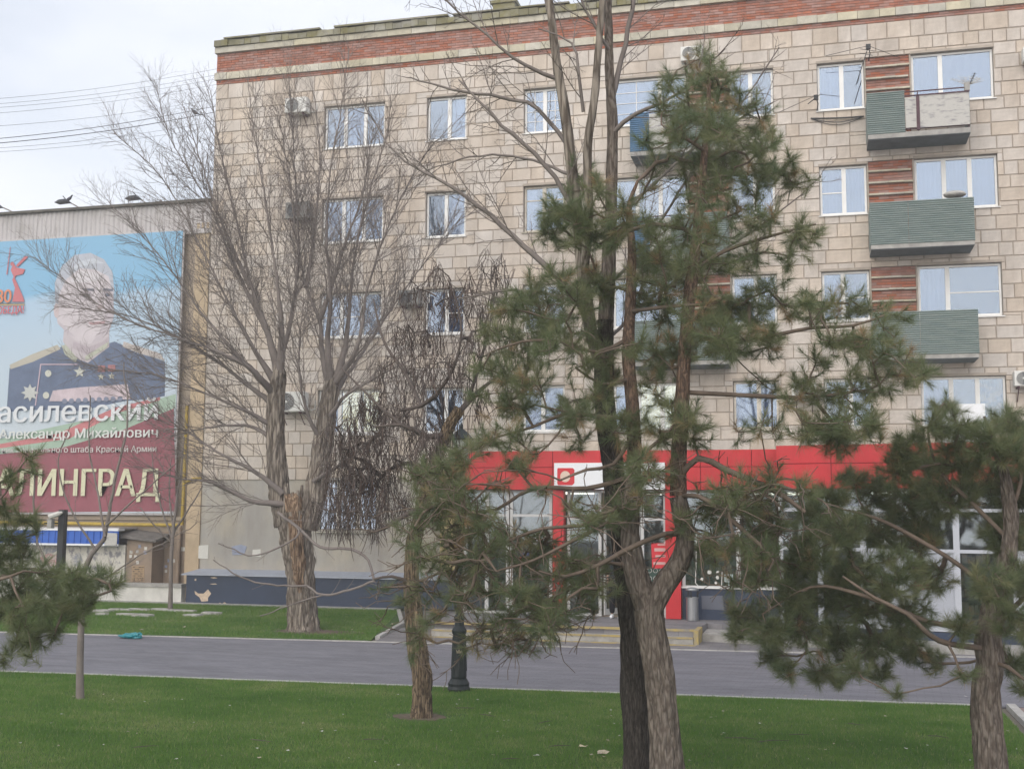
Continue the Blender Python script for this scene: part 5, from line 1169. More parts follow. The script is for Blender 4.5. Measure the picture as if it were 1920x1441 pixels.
clm = [(1331,110,14),(1315,150,28),(1350,165,34),(1290,185,38),(1255,165,30),(1385,200,40),(1425,225,36),(1240,215,38),(1330,225,44),(1212,260,26),(1275,255,40),(1385,265,44),(1300,305,46),(1230,305,28),(1430,280,40),(1360,315,48),(1465,320,42),(1492,345,30),(1420,345,44),(1085,335,40),(1120,362,36),(1055,390,44),(1100,420,52),(1040,440,38),(1140,440,34),(1235,460,40),(1290,435,46),(1340,440,42),(1380,400,36),(1435,415,32),(1500,450,34),(1530,438,18),(1480,480,30),(1330,490,44),(1270,520,44),(1400,480,34),
 (1000,545,40),(1050,530,40),(965,580,42),(1020,590,48),(1080,570,44),(1130,540,38),(935,640,46),(990,650,50),(1050,640,44),(905,690,30),(950,705,44),(1000,715,38),(1090,620,36),(900,740,20),(955,760,28),
 (1210,560,36),(1250,590,42),(1310,590,48),(1370,580,48),(1420,600,42),(1350,640,46),(1290,650,42),(1230,660,44),(1260,690,36),(1400,640,34),(1440,650,32),(1130,670,34),(1150,710,26),
 (1490,580,28),(1540,578,38),(1590,568,38),(1640,580,34),(1685,590,20),(1450,620,24),(1560,640,32),(1610,650,42),(1660,660,34),(1530,680,32),(1700,700,28),(1650,720,38),(1600,730,42),(1550,740,32),(1510,720,26),(1480,760,26),(1560,790,36),(1620,790,38),(1580,830,26),(1520,800,30),(1650,830,16),
 (1130,740,28),(1190,790,32),(1150,810,32),(1270,785,42),(1240,820,38),(1300,820,34),(1200,870,30),(1180,910,38),(1230,890,36),(1160,955,26),(1130,985,26),(1070,950,24),(1205,940,24),(1282,985,26,-.35),
 (1010,850,20),(980,875,20),(960,820,32),(900,830,30),(870,860,34),(830,870,34),(800,900,38),(850,920,42),(880,960,34),(930,900,24),(820,970,42),(770,1000,28),(860,1010,42),(800,1050,32),(900,1060,38),(950,1000,28),(980,1050,38),(1020,1020,34),(1040,1090,34),(970,1110,38),(920,1110,34),(850,1080,34),(870,1130,34),(950,1160,34),(1000,1160,28),(900,1180,24),(930,1212,14),(1060,1150,28),(810,1160,28),(790,1192,24),(760,1120,24),(720,1100,14),(1100,1050,24),(1110,1150,18),(775,1222,14),
 (1340,960,32),(1400,940,38),(1440,970,42),(1370,1020,38),(1420,1040,42),(1330,1040,22),(1460,1000,34),(1380,1090,28),(1430,1090,28),(1450,900,32),(1500,920,32)]
random.seed(5)
crown = [(1331,95),(1420,190),(1480,290),(1515,340),(1440,400),(1545,440),(1470,520),(1450,560),(1690,580),(1670,640),(1735,700),(1650,760),(1640,850),(1500,830),(1400,800),(1330,860),(1500,900),(1480,1060),(1380,1110),(1300,1010),(1150,1010),(1130,1150),(940,1220),(760,1210),(740,1100),(790,880),(900,800),(885,720),(900,640),(980,520),(1020,400),(1080,310),(1150,380),(1200,320),(1210,240),(1260,150)]
def inside(x, y, P):
    c_ = False; n = len(P)
    for i in range(n):
        x1, y1 = P[i]; x2, y2 = P[(i+1) % n]
        if (y1 > y) != (y2 > y) and x < (x2-x1)*(y-y1)/(y2-y1)+x1: c_ = not c_
    return c_
fill = 0
while fill < 165:
    x, y = U(740, 1740), U(95, 1220)
    if inside(x, y, crown) and not (860 < x < 1340 and 830 < y < 940 and random.random() < 0.6): clm.append((x, y, U(22, 40), float(RNG.uniform(-1.0, 1.0))+(-.3 if y > 850 else 0), 0.7)); fill += 1
def dm(x, y):   # crown leans out towards the viewer on the low left and right
    return -0.35 if (y > 850) else (-0.1 if abs(x-1230) < 130 else 0.15)
pine(pinem, T, clm, PY0, 0.75, 17, 92, dead=3.2, brown=0.065, dfun=dm)

# --- right pine
RY0 = 12.3
rb = at(1858, 1505, RY0)
piner = thing('pine_tree', (rb.x, RY0, 0), 'bushy pine with single dark trunk beside the pink paving', 'tree')
rt = [(1858, 1515, 54), (1856, 1441, 50), (1850, 1360, 48), (1848, 1290, 46), (1856, 1240, 44), (1852, 1190, 40), (1870, 1120, 34), (1890, 1040, 28), (1895, 960, 22), (1880, 880, 16), (1860, 820, 10), (1845, 780, 4)]
V1, Q1 = bark_tube(*limb(rt, RY0), 90, 0.022, 0.021, 2.0, 11, 0.12); npmesh('trunk', V1, [Q1], m_bark_pine, piner, smooth=True)
T = Tree(); T.polyline(*limb(rt, RY0))
for b in [[(1850, 1200, 16), (1800, 1175, 13, -.2), (1740, 1165, 11, -.3), (1680, 1140, 9, -.5), (1600, 1110, 7, -.6), (1520, 1100, 5, -.6), (1430, 1150, 3, -.6)], [(1850, 1210, 10), (1760, 1200, 9, -.5), (1700, 1150, 7, -.8), (1640, 1120, 6, -.9), (1580, 1080, 4, -.9)],
          [(1872, 1110, 12), (1800, 1060, 9, .1), (1720, 1010, 8, .1), (1640, 970, 6, 0), (1560, 950, 3, 0)], [(1890, 1000, 10), (1820, 940, 8, 0), (1760, 880, 6, 0), (1740, 800, 4, 0), (1770, 755, 2.5)], [(1895, 960, 8), (1915, 900, 6), (1910, 840, 4)],
          [(1856, 1240, 9), (1890, 1250, 8, -.2), (1930, 1280, 5, -.3)], [(1852, 1180, 10), (1920, 1120, 8, -.3), (1980, 1080, 4, -.4)]]: att(T, b, RY0)
clr = [(1770,760,22),(1745,800,30),(1800,800,32),(1700,840,34),(1890,790,32),(1860,830,42),(1912,850,36),(1800,860,46),(1740,870,42),(1680,885,36),(1850,900,50),(1780,930,50),(1700,940,46),(1640,920,36),(1600,900,26),(1560,930,32),(1530,965,38),(1900,930,44),(1640,990,44),(1580,990,42),(1720,1010,46),(1880,1005,40),(1530,1030,42),(1490,1060,34),(1600,1060,44),(1680,1080,48),(1750,1080,38),(1860,1095,38),(1912,1080,34),(1550,1110,42),(1480,1120,38),(1620,1140,46),(1700,1150,46),(1400,1150,36),(1440,1180,34),(1380,1185,20),(1500,1180,42),(1570,1200,42),(1640,1210,42),(1710,1210,36),(1450,1230,28),(1480,1252,22),(1540,1255,28),(1600,1255,22),(1575,1275,16),(1650,1265,22),(1680,1300,12),(1750,1240,22),(1800,1175,26),(1900,1170,34),(1905,1240,28),(1810,1268,16),(1915,1290,16),(1950,900,44),(1960,1000,44),(1960,1100,44),(2000,950,44),(1960,1200,34),(1930,820,36),(1985,850,40)]
pine(piner, T, clr, RY0, 0.8, 36, 100, brown=0.03)

# --- left pine, trunk just outside the frame
LY0 = 9.0
lb_ = at(-130, 1500, LY0)
pinel = thing('pine_tree', (lb_.x, LY0, 0), 'pine reaching leafy branches over the path before the blue shed', 'tree')
bz = at(-130, 1500, LY0); lt = [(-130, 1500+(bz.z)/scale_at(LY0), 60), (-128, 1400, 54), (-125, 1200, 46), (-120, 1000, 36), (-130, 800, 26), (-125, 600, 16), (-128, 480, 6)]
V1, Q1 = bark_tube(*limb(lt, LY0), 32, 0.04, 0.012, 2.0, 21, 0.1); npmesh('trunk', V1, [Q1], m_bark_pine, pinel, smooth=True)
T = Tree(); T.polyline(*limb(lt, LY0))
for b in [[(-125, 1160, 13), (-60, 1100, 11, .1), (0, 1082, 9, .2), (40, 1065, 7, .2), (90, 1070, 5, .2), (150, 1080, 3, .2)], [(-125, 1140, 10), (-50, 1100, 9, -.3), (20, 1080, 7, -.4), (45, 1070, 4, -.4)], [(-120, 980, 9), (-60, 940, 8, .2), (0, 905, 6, .3), (40, 880, 4, .3)]]: att(T, b, LY0)
cll = [(55,855,18),(25,900,24),(60,885,16),(8,950,28),(45,975,24),(20,1005,32),(65,1000,14),(40,1045,32),(0,1050,34),(90,1080,34),(40,1100,42),(140,1085,32),(185,1085,30),(100,1130,42),(50,1150,42),(155,1125,36),(10,1140,40),(205,1095,18),(30,1200,32),(70,1195,26),(105,1180,22),(60,1230,14),(10,1235,16),(140,1155,24),(-40,1000,44),(-50,1090,44),(-40,1160,40),(-60,900,44),(-100,820,40),(-70,780,36),(-170,900,44),(-160,1000,44),(-180,760,40),(-120,690,36),(-140,600,30),(-110,540,24),(-190,1080,40)]
pine(pinel, T, cll, LY0, 0.45, 32, 100, brown=0.01)

# --- bare deciduous trees
def rotv(d, ang):
    a_ = nrm(np.cross(d, RNG.normal(size=3))); return nrm(d*math.cos(ang)+a_*math.sin(ang))
def sprays(out, P, R, lvl, spec, up_):
    """out: list of polylines; spec per level: (spacing, len_lo, len_hi, angle, radius, start)"""
    if lvl >= len(spec): return
    sp_, l0, l1, ang, rad, st = spec[lvl]
    s = np.concatenate([[0], np.cumsum(np.linalg.norm(np.diff(P, axis=0), axis=1))]); tot = s[-1]
    x = tot*st+RNG.random()*sp_
    while x < tot:
        i = min(len(P)-2, int(np.searchsorted(s, x))-1); i = max(i, 0); t = (x-s[i])/(s[i+1]-s[i]+1e-9)
        p = P[i]*(1-t)+P[i+1]*t; d = nrm(P[i+1]-P[i]); fr = x/tot
        ln_ = RNG.uniform(l0, l1)*(1.15-0.75*fr); q = rotv(d, ang*RNG.uniform(0.6, 1.3)); k = max(3, int(ln_/0.14))
        k = min(k, 9); pts = [p]; dd = q
        for _ in range(k):
            dd = nrm(dd+np.array([0, 0, up_])+RNG.normal(0, 0.10, 3)); pts.append(pts[-1]+dd*ln_/k)
        pts = np.array(pts); r0 = min(rad, float(R[i])*0.75); rr_ = np.linspace(r0, max(0.0016, r0*0.4), len(pts))
        out.append((pts, rr_, 4 if r0 > 0.012 else 3)); sprays(out, pts, rr_, lvl+1, spec, up_); x += sp_*RNG.uniform(0.6, 1.5)
def spray_tree(root, limbs, Y0, spec, up_, mt, name='twigs', thin=1.0):
    out = []
    for lb in limbs:
        P, R = resample(*limb(lb, Y0), 0.15); R = R*np.linspace(1, thin, len(R)); P = P+RNG.normal(0, 0.008, P.shape); out.append((P, np.maximum(R, 0.003), 8 if R.max() > 0.04 else 5)); sprays(out, P, R, 0, spec, up_)
    o_ = tubes(out, mt, name, root); o_['kind'] = 'stuff'; return o_

EY = 25.2
eb = at(567, 1182, EY)
elm = thing('bare_elm', (eb.x, EY, 0), 'large leafless elm with split bare-wood trunk and fan of fine twigs', 'tree')
et = [(568, 1190, 62), (567, 1150, 54), (563, 1080, 52), (556, 1010, 58), (552, 960, 70)]
V1, Q1 = bark_tube(*limb(et, EY), 120, 0.04, 0.06, 1.15, 31, 0.18); npmesh('trunk', V1, [Q1], m_bark_elm, elm, smooth=True)
els = [[(536, 985, 42), (524, 920, 40), (517, 840, 36), (516, 760, 34), (522, 705, 28), (524, 680, 16)], [(574, 990, 42), (594, 910, 42), (606, 830, 38), (616, 760, 34), (622, 722, 28), (624, 700, 16)]]
for i, st in enumerate(els):
    V1, Q1 = bark_tube(*limb(st, EY), 72, 0.05, 0.04, 1.2, 33+i); npmesh('stem', V1, [Q1], m_bark_elm, elm, smooth=True)
V1, Q1 = bark_tube(*limb([(562, 1110, 14, -.22), (559, 1060, 24, -.27), (555, 1000, 28, -.30), (552, 955, 32, -.22), (551, 930, 33, -.12)], EY), 70, 0.04, 0.055, 1.4, 37); 
so = npmesh('broken_stub', V1, [Q1], m_heart, elm, smooth=True)
rg = MB()
for k in range(9):
    an = 2*math.pi*k/9; c = at(551, 930, EY-.12); hh = (0.26, 0.12, 0.05, 0.10, 0.30, 0.22, 0.02, 0.05, 0.14)[k]; q = c+Vector((math.cos(an)*0.17, math.sin(an)*0.17, 0)); rg.bar(q-Vector((0, 0, 0.35)), q+Vector((math.cos(an)*0.03, 0, hh)), 0.085, 7, 0.03)
rg.build('splintered_rim', m_bark_elm, elm)
el_limbs = [[(524, 705, 24), (500, 620, 16, .1), (470, 530, 12, .3), (445, 420, 9, .5), (415, 290, 6, .7), (395, 170, 3, .9)], [(524, 705, 22), (528, 620, 17, -.2), (518, 520, 13, -.4), (500, 390, 9, -.5), (478, 260, 6, -.6), (465, 160, 3, -.7)],
 [(518, 720, 18), (480, 660, 13, -.3), (425, 560, 10, -.5), (365, 440, 7, -.6), (300, 330, 5, -.7), (215, 250, 3, -.7)], [(512, 735, 16), (450, 670, 12, -.6), (380, 590, 9, -.9), (300, 480, 6, -1.1), (200, 375, 3, -1.3)],
 [(514, 740, 18), (470, 692, 14, -.8), (400, 655, 11, -1.1), (310, 625, 8, -1.4), (200, 580, 6, -1.6), (60, 480, 3, -1.8)], [(514, 760, 14), (450, 710, 10, -.4), (350, 640, 8, -.8), (230, 590, 5, -1.2), (100, 575, 3, -1.4)],
 [(516, 800, 14), (460, 770, 10, -.4), (380, 735, 8, -.7), (280, 700, 5, -1), (150, 690, 3, -1.2)], [(530, 925, 15, -.2), (480, 885, 12, -.5), (405, 845, 9, -.8), (320, 790, 6, -1.1), (220, 730, 3, -1.4)],
 [(530, 945, 15, -.2), (470, 938, 12, -.6), (400, 905, 10, -.9), (330, 895, 6, -1.2), (270, 870, 3, -1.4)], [(520, 830, 12), (470, 800, 9, .4), (400, 800, 7, .7), (310, 820, 3, 1)],
 [(470, 540, 12, .3), (425, 440, 9, .2), (385, 330, 6, .1), (345, 200, 3, 0)], [(500, 620, 12, .1), (440, 500, 9, .5), (390, 380, 6, .8), (320, 260, 4, 1), (290, 150, 2.5, 1.1)],
 [(522, 690, 14), (545, 600, 12, .4), (560, 480, 10, .6), (555, 350, 7, .8), (545, 200, 4, 1), (540, 130, 2, 1)],
 [(620, 725, 20), (604, 660, 16, .2), (600, 600, 14, .3), (575, 540, 11, .3), (555, 440, 8, .3), (540, 320, 5, .3), (520, 200, 3, .3)], [(620, 725, 20), (614, 640, 17, -.3), (620, 560, 14, -.5), (612, 440, 10, -.6), (620, 320, 7, -.7), (640, 200, 4, -.8), (655, 90, 2.5, -.8)],
 [(624, 720, 20), (645, 660, 17, .0), (655, 580, 15, -.1), (665, 480, 11, -.2), (690, 370, 8, -.3), (720, 270, 4, -.3), (735, 190, 2.5, -.3)], [(624, 725, 16), (670, 650, 12, -.4), (690, 540, 9, -.6), (730, 420, 7, -.8), (790, 300, 4, -1), (850, 230, 2.5, -1)],
 [(612, 760, 14), (660, 690, 10, .5), (720, 600, 8, .8), (790, 500, 5, 1), (870, 400, 3, 1.2)], [(610, 790, 12), (650, 740, 9, -.5), (720, 700, 7, -.9), (800, 660, 3, -1.2)], [(600, 600, 12, .3), (640, 480, 9, .6), (680, 360, 6, .9), (700, 240, 4, 1)], [(575, 540, 10, .3), (590, 420, 8, .8), (600, 300, 5, 1), (590, 180, 3, 1)],
 [(604, 830, 12), (575, 770, 9, -.5), (560, 680, 7, -.9), (570, 560, 4, -1.1)], [(590, 900, 10, -.3), (640, 870, 8, -.8), (700, 820, 5, -1.2), (760, 750, 3, -1.4)]]
spray_tree(elm, [[(q[0], q[1], q[2]*(0.9, 0.68, 0.5, 0.44, 0.44, 0.5, 0.55)[k])+tuple(q[3:]) for k, q in enumerate(lb)] for lb in el_limbs], EY, [(0.18, 1.0, 2.8, 0.48, 0.012, 0.06), (0.14, 0.4, 1.1, 0.60, 0.0062, 0.10), (0.14, 0.14, 0.36, 0.7, 0.0042, 0.15)], 0.035, m_twig)
tw_ = [[(520, 960, 6, -.5), (567, 995, 6, -.8), (600, 1025, 6, -1), (662, 1030, 6, -1.2), (690, 1050, 5, -1.3), (702, 1088, 5, -1.4)], [(575, 1097, 4, -1), (607, 1115, 5, -1.2), (657, 1105, 5, -1.3), (702, 1088, 5, -1.4)], [(575, 1097, 4, -1), (507, 1096, 4, -1), (450, 1080, 3, -1.1), (400, 1050, 2, -1.2)], [(520, 960, 4, -.5), (560, 1000, 4, -.9), (480, 1040, 3, -1.1), (410, 1018, 2, -1.3)], [(607, 1115, 4, -1.2), (560, 1128, 3, -1.2), (487, 1155, 2, -1.2)]]
spray_tree(elm, tw_, EY, [(0.5, 0.3, 0.7, 0.7, 0.008, 0.1), (0.3, 0.1, 0.3, 0.7, 0.005, 0.2)], 0.0, m_twig, 'drooping_branches')

# dark elm behind the middle pine
DY = 11.95
db = at(1203, 1500, DY)
delm = thing('bare_elm', (db.x, DY, 0), 'tall dark-barked leafless tree standing right behind the forked pine', 'tree')
dt = [(1204, 1500, 62), (1198, 1441, 55), (1192, 1300, 50), (1188, 1200, 48), (1178, 1100, 44), (1165, 1000, 40), (1150, 880, 38), (1136, 780, 36), (1132, 700, 34), (1136, 600, 28), (1141, 500, 25), (1145, 400, 23), (1148, 260, 20), (1143, 130, 17), (1140, 0, 14), (1136, -160, 12), (1140, -330, 6)]
V1, Q1 = bark_tube(*limb(dt[:10], DY), 90, 0.03, 0.022, 1.9, 41, 0.14); npmesh('trunk', V1, [Q1], m_bark_dark, delm, smooth=True)
V1, Q1 = bark_tube(*limb(dt[9:], DY), 40, 0.04, 0.010, 1.9, 42); npmesh('upper_trunk', V1, [Q1], m_bark_pine, delm, smooth=True)
for i, st in enumerate(([(1132, 700, 24), (1108, 620, 24, .1), (1094, 520, 24, .15), (1078, 370, 22, .2), (1062, 230, 20, .2), (1044, 120, 17, .2), (1030, 0, 15, .2), (1010, -150, 9, .2), (1000, -280, 4, .2)], [(1094, 520, 18, .15), (1104, 400, 16, -.1), (1102, 280, 16, -.2), (1116, 170, 15, -.2), (1130, 0, 12, -.2), (1150, -160, 6, -.2)])):
    V1, Q1 = bark_tube(*limb(st, DY), 24, 0.05, 0.008, 1.8, 43+i); npmesh('stem', V1, [Q1], m_bark_elm, delm, smooth=True)
dl_ = [[(1085, 560, 13, .2), (1025, 500, 12, .3), (960, 440, 10, .4), (880, 370, 8, .5), (815, 332, 6, .5), (740, 285, 4, .6), (680, 190, 2.5, .6)], [(1078, 400, 10, .1), (1040, 330, 9, 0), (980, 270, 8, -.1), (920, 215, 6, -.2), (860, 150, 3, -.2)], [(1062, 270, 9, .2), (1010, 205, 8, .3), (960, 185, 7, .4), (850, 168, 5, .5), (770, 145, 2.5, .6)],
 [(1050, 150, 9, .2), (985, 125, 7, .1), (913, 65, 5, 0), (840, 5, 4, -.1), (780, -40, 2)], [(1150, 250, 10), (1190, 215, 8, -.1), (1240, 195, 6, -.2), (1300, 150, 4, -.2), (1360, 90, 2, -.3)], [(1146, 190, 12), (1165, 110, 10, .1), (1185, 20, 9, .1), (1210, -120, 4, .1)], [(1094, 210, 7, -.1), (1085, 130, 6, -.2), (1070, 80, 4, -.2), (1010, 55, 2.5, -.2)], [(1136, 620, 8), (1060, 560, 6, .3), (960, 545, 5, .6), (860, 560, 3, .8)],
 [(1140, 540, 7), (1200, 470, 6, .6), (1260, 380, 5, .8), (1330, 280, 4, 1), (1400, 180, 3, 1.1), (1460, 90, 2, 1.2)], [(1145, 420, 7), (1230, 340, 6, .9), (1340, 250, 4, 1.3), (1450, 190, 2, 1.5)], [(1030, 20, 7, .2), (990, -60, 5, .3), (930, -150, 3, .4)], [(1070, 330, 7, .2), (1000, 300, 5, .5), (900, 290, 4, .8), (800, 320, 2, 1)], [(1136, 640, 7), (1220, 560, 6, 1), (1340, 480, 4, 1.4), (1460, 400, 3, 1.6), (1540, 330, 2, 1.7)], [(1145, 100, 7), (1100, 20, 5, -.3), (1060, -80, 3, -.4)]]
spray_tree(delm, dl_, DY, [(0.15, 0.35, 1.1, 0.72, 0.007, 0.10), (0.11, 0.12, 0.40, 0.8, 0.0036, 0.12), (0.09, 0.05, 0.14, 0.85, 0.0026, 0.15)], 0.02, m_twig)

# catalpa with hanging pods
KY = 15.2
kb = at(790, 1345, KY)
cat_ = thing('catalpa_tree', (kb.x, KY, 0), 'crooked leafless catalpa draped in long dark seed pods', 'tree')
kt = [(790, 1352, 40), (791, 1320, 34), (791, 1270, 33), (785, 1225, 36), (778, 1180, 32), (772, 1110, 29), (773, 1040, 27), (787, 970, 25), (803, 910, 24), (822, 850, 24), (842, 800, 22), (862, 765, 20)]
V1, Q1 = bark_tube(*limb(kt, KY), 80, 0.025, 0.028, 1.6, 51, 0.2); npmesh('trunk', V1, [Q1], m_catb, cat_, smooth=True)
kl = [[(866, 768, 15), (858, 748, 13, -.05), (838, 741, 12, -.1), (815, 744, 10, -.1), (790, 760, 8, -.1), (750, 770, 5, -.1)], [(858, 775, 12), (876, 755, 11, .1), (895, 735, 8, .2), (940, 700, 5, .3)], [(842, 815, 12), (800, 818, 11, -.2), (778, 806, 10, -.3), (752, 796, 7, -.4), (700, 800, 4, -.5)], [(812, 880, 10), (772, 868, 9, .2), (730, 880, 7, .3), (690, 920, 5, .4), (640, 930, 3, .5)], [(792, 955, 10), (760, 965, 9, -.2), (720, 990, 7, -.4), (690, 1000, 4, -.5)], [(822, 742, 9, -.1), (812, 700, 8, 0), (806, 650, 7, .1), (815, 590, 5, .1), (820, 520, 3, .1)], [(800, 750, 8, -.1), (760, 700, 7, .2), (720, 640, 5, .3), (700, 560, 3, .4)], [(870, 755, 8, .1), (900, 680, 6, .2), (920, 600, 5, .3), (930, 520, 3, .3)], [(826, 740, 7), (850, 690, 6, -.3), (865, 620, 4, -.4), (850, 540, 3, -.4)], [(752, 796, 7, -.4), (710, 760, 5, -.4), (670, 720, 4, -.4), (640, 690, 3, -.4)], [(772, 1090, 8), (735, 1080, 6, -.2), (700, 1085, 4, -.3)]]
T = Tree(); T.polyline(*limb(kt, KY))
for b in kl: att(T, b, KY)
tips = []
for (x, y, r_, n) in [(650, 850, 55, 34), (700, 820, 50, 34), (640, 920, 45, 30), (690, 900, 50, 34), (740, 860, 45, 26), (720, 760, 50, 28), (680, 760, 40, 18), (770, 700, 50, 26), (800, 620, 45, 22), (840, 560, 45, 20), (760, 620, 40, 16), (880, 640, 50, 22), (920, 580, 45, 16), (860, 700, 40, 14), (820, 500, 30, 10), (940, 660, 40, 12), (800, 860, 40, 20), (850, 840, 40, 12), (760, 940, 40, 18), (700, 960, 40, 18), (630, 800, 40, 20), (960, 730, 30, 8), (930, 500, 40, 14), (880, 540, 45, 18), (780, 540, 40, 14), (970, 620, 35, 12), (990, 560, 30, 8), (830, 790, 45, 18), (790, 820, 40, 18), (670, 880, 55, 34), (650, 960, 40, 20), (720, 920, 45, 24), (760, 780, 45, 20), (820, 680, 45, 20), (900, 740, 35, 12), (720, 690, 35, 14), (600, 950, 30, 10)]:
    C = np.array(tuple(at(x, y, KY+float(RNG.uniform(-.6, .6))))); rm = r_*scale_at(KY); i = T.nearest(C, 0.2); s0 = len(T.P); T.grow(i, C, 0.12, 0.02, -0.1); lo = max(s0, len(T.P)-5)
    pts = [C+nrm(RNG.normal(size=3))*RNG.random()**0.5*rm*np.array([1, 1.2, 1]) for _ in range(int(n*1.9))]; pts.sort(key=lambda p: float(np.linalg.norm(p-C)))
    for p in pts: j = T.nearest(p, 0.25, lo); T.grow(j, p, 0.08, 0.012, -0.15); tips.append(p)
r = T.radii(0.0035, 2.2); Parr = np.array(T.P); polys = []
for ch, R_ in T.chains(r):
    if T.fix[ch[min(1, len(ch)-1)]] > 0.075: continue
    polys.append((Parr[ch], np.minimum(R_, 0.055) if T.fix[ch[-1]] == 0 else R_, 7 if R_.max() > 0.02 else 3))
tubes(polys, m_twig_d, 'branches', cat_)['kind'] = 'stuff'
pods = []
for p in tips:
    for _ in range(int(RNG.integers(1, 4))):
        L_ = RNG.uniform(0.22, 0.46); k = 6; q = [p+RNG.normal(0, 0.01, 3)]; d = nrm(np.array([0, 0, -1.])+RNG.normal(0, 0.32, 3)); c_ = RNG.normal(0, 0.12, 3)
        for _k in range(k): d = nrm(d+c_*0.5+np.array([0, 0, -0.08])); q.append(q[-1]+d*L_/k)
        pods.append((np.array(q), np.array([0.0018, 0.003, 0.0038, 0.0038, 0.0034, 0.003, 0.0014])*RNG.uniform(0.9, 1.45), 4))
tubes(pods, m_pod, 'seed_pods', cat_)['kind'] = 'stuff'

# saplings
S1 = 15.24; sb1 = at(150, 1311, S1)
sp1 = thing('sapling', (sb1.x, S1, 0), 'thin leafless sapling with crooked stem on the near lawn', 'tree', 'young bare saplings')
V1, Q1 = bark_tube(*limb([(150, 1314, 16), (150, 1250, 14), (152, 1180, 13), (154, 1110, 12.5), (156, 1065, 12)], S1), 16, 0.03, 0.003, 2, 61, 0.1); npmesh('trunk', V1, [Q1], m_twig, sp1, smooth=True)
spray_tree(sp1, [[(156, 1070, 12), (172, 1038, 10), (195, 1010, 9, .05), (204, 960, 7, .1), (220, 880, 5, .15), (240, 780, 3.5, .2), (232, 680, 2, .2)], [(156, 1070, 8), (105, 1075, 6, -.1), (72, 1020, 5, -.1), (64, 940, 4, -.1), (66, 870, 2, -.1)], [(196, 1008, 6), (185, 930, 4, .2), (168, 850, 3, .3), (170, 740, 2, .3)], [(180, 1030, 5), (130, 950, 3.5, -.2), (110, 860, 2.5, -.3), (132, 800, 1.6, -.3)], [(200, 985, 5), (260, 930, 3, 0), (330, 870, 2, 0)], [(155, 1130, 4), (230, 1060, 3, -.2), (320, 1010, 2, -.3), (370, 980, 1.5, -.3)]], S1, [(0.22, 0.25, 0.7, 0.5, 0.005, 0.2), (0.2, 0.1, 0.25, 0.6, 0.003, 0.2)], 0.05, m_twig)
S2 = 29.0; sb2 = at(320, 1146, S2)
sp2 = thing('sapling', (sb2.x, S2, 0), 'straight young leafless sapling on the far lawn by the low white wall', 'tree', 'young bare saplings')
V1, Q1 = bark_tube(*limb([(319, 1148, 9), (320, 1100, 8), (321, 1050, 7.5), (324, 1000, 7)], S2), 12, 0.05, 0.003, 2, 63, 0.1); npmesh('trunk', V1, [Q1], m_twig, sp2, smooth=True)
spray_tree(sp2, [[(324, 1005, 7), (330, 950, 5), (340, 880, 3), (345, 820, 2)], [(323, 1010, 5), (305, 960, 3.5), (290, 900, 2.5), (285, 850, 1.6)], [(324, 1000, 5), (350, 960, 3.5, .3), (380, 910, 2, .4)], [(324, 1020, 4), (290, 985, 3, -.3), (262, 950, 1.8, -.4)], [(324, 990, 4), (318, 930, 3, .3), (320, 860, 2, .3)]], S2, [(0.22, 0.4, 1.0, 0.55, 0.006, 0.1), (0.2, 0.15, 0.4, 0.6, 0.0035, 0.2)], 0.05, m_twig)

# ------------------------------------------------------------------ grass
def blades(n, xr, yr, ok, hmin, hmax, wd, name, loc):
    X = RNG.uniform(*xr, n); Y = RNG.uniform(*yr, n); k = ok(X, Y); X, Y = X[k], Y[k]; n = len(X)
    h_ = RNG.uniform(hmin, hmax, n); an = RNG.uniform(0, 2*math.pi, n); lean_ = RNG.uniform(0.1, 0.8, n)*h_; la = RNG.uniform(0, 2*math.pi, n)
    pt = np.array([noise.noise(Vector((x*0.55, y*0.9, 3.1)))+0.6*noise.noise(Vector((x*2.1, y*3.0, 9.1))) for x, y in zip(X, Y)])
    tone = np.clip(0.42+0.38*pt+RNG.normal(0, 0.10, n), 0, 0.9); dry = RNG.random(n) < 0.03+0.16*np.clip(pt, 0, 1); tone[dry] = RNG.uniform(0.93, 1, dry.sum())
    h_ = h_*(1-0.35*np.clip(pt, 0, 1))
    b = np.stack([X, Y, np.full(n, 0.008)], 1); sd_ = np.stack([np.cos(an), np.sin(an), np.zeros(n)], 1)*wd/2
    tip = b+np.stack([np.cos(la)*lean_, np.sin(la)*lean_, h_], 1)
    V = np.stack([b-sd_, b+sd_, tip], 1).reshape(-1, 3)
    o_ = npmesh(name, V, [np.arange(n*3).reshape(-1, 3)], m_blade, loc=loc, attr=np.repeat(tone, 3)); return o_
trunks = [(at(790, 1345, KY).x, KY, 0.42), (pb.x, PY0, 0.25), (db.x, DY, 0.22), (rb.x, RY0, 0.25), (sb1.x, S1, 0.10)]
def ok_near(X, Y):
    k = (Y < 17.28+(X+13.46)*0.0621) & (X < LE) & (X < 0.44*Y-2.6) & (X > -0.80*Y-0.3)
    for x, y, r_ in trunks: k &= ((X-x)**2*0.55+(Y-y)**2 > (r_*RNG.uniform(0.6, 1.2, len(X)))**2)
    return k
gr = blades(600000, (-15.5, 2.45), (10.7, 18.5), ok_near, 0.025, 0.06, 0.0062, 'grass', (-5, 15, 0)); tag(gr, 'short mown green grass of the near lawn', 'grass', kind='stuff')
def ok_far(X, Y):
    k = (Y > 23.1+(X+16.38)*0.0794) & (Y < 31.0) & (X < -9.35-(Y-24.2)*0.27) & (X > -0.80*Y-0.2)
    k &= ((X-eb.x-0.2)**2*0.25+(Y-EY+0.25)**2 > (0.55*RNG.uniform(0.6, 1.25, len(X)))**2); return k
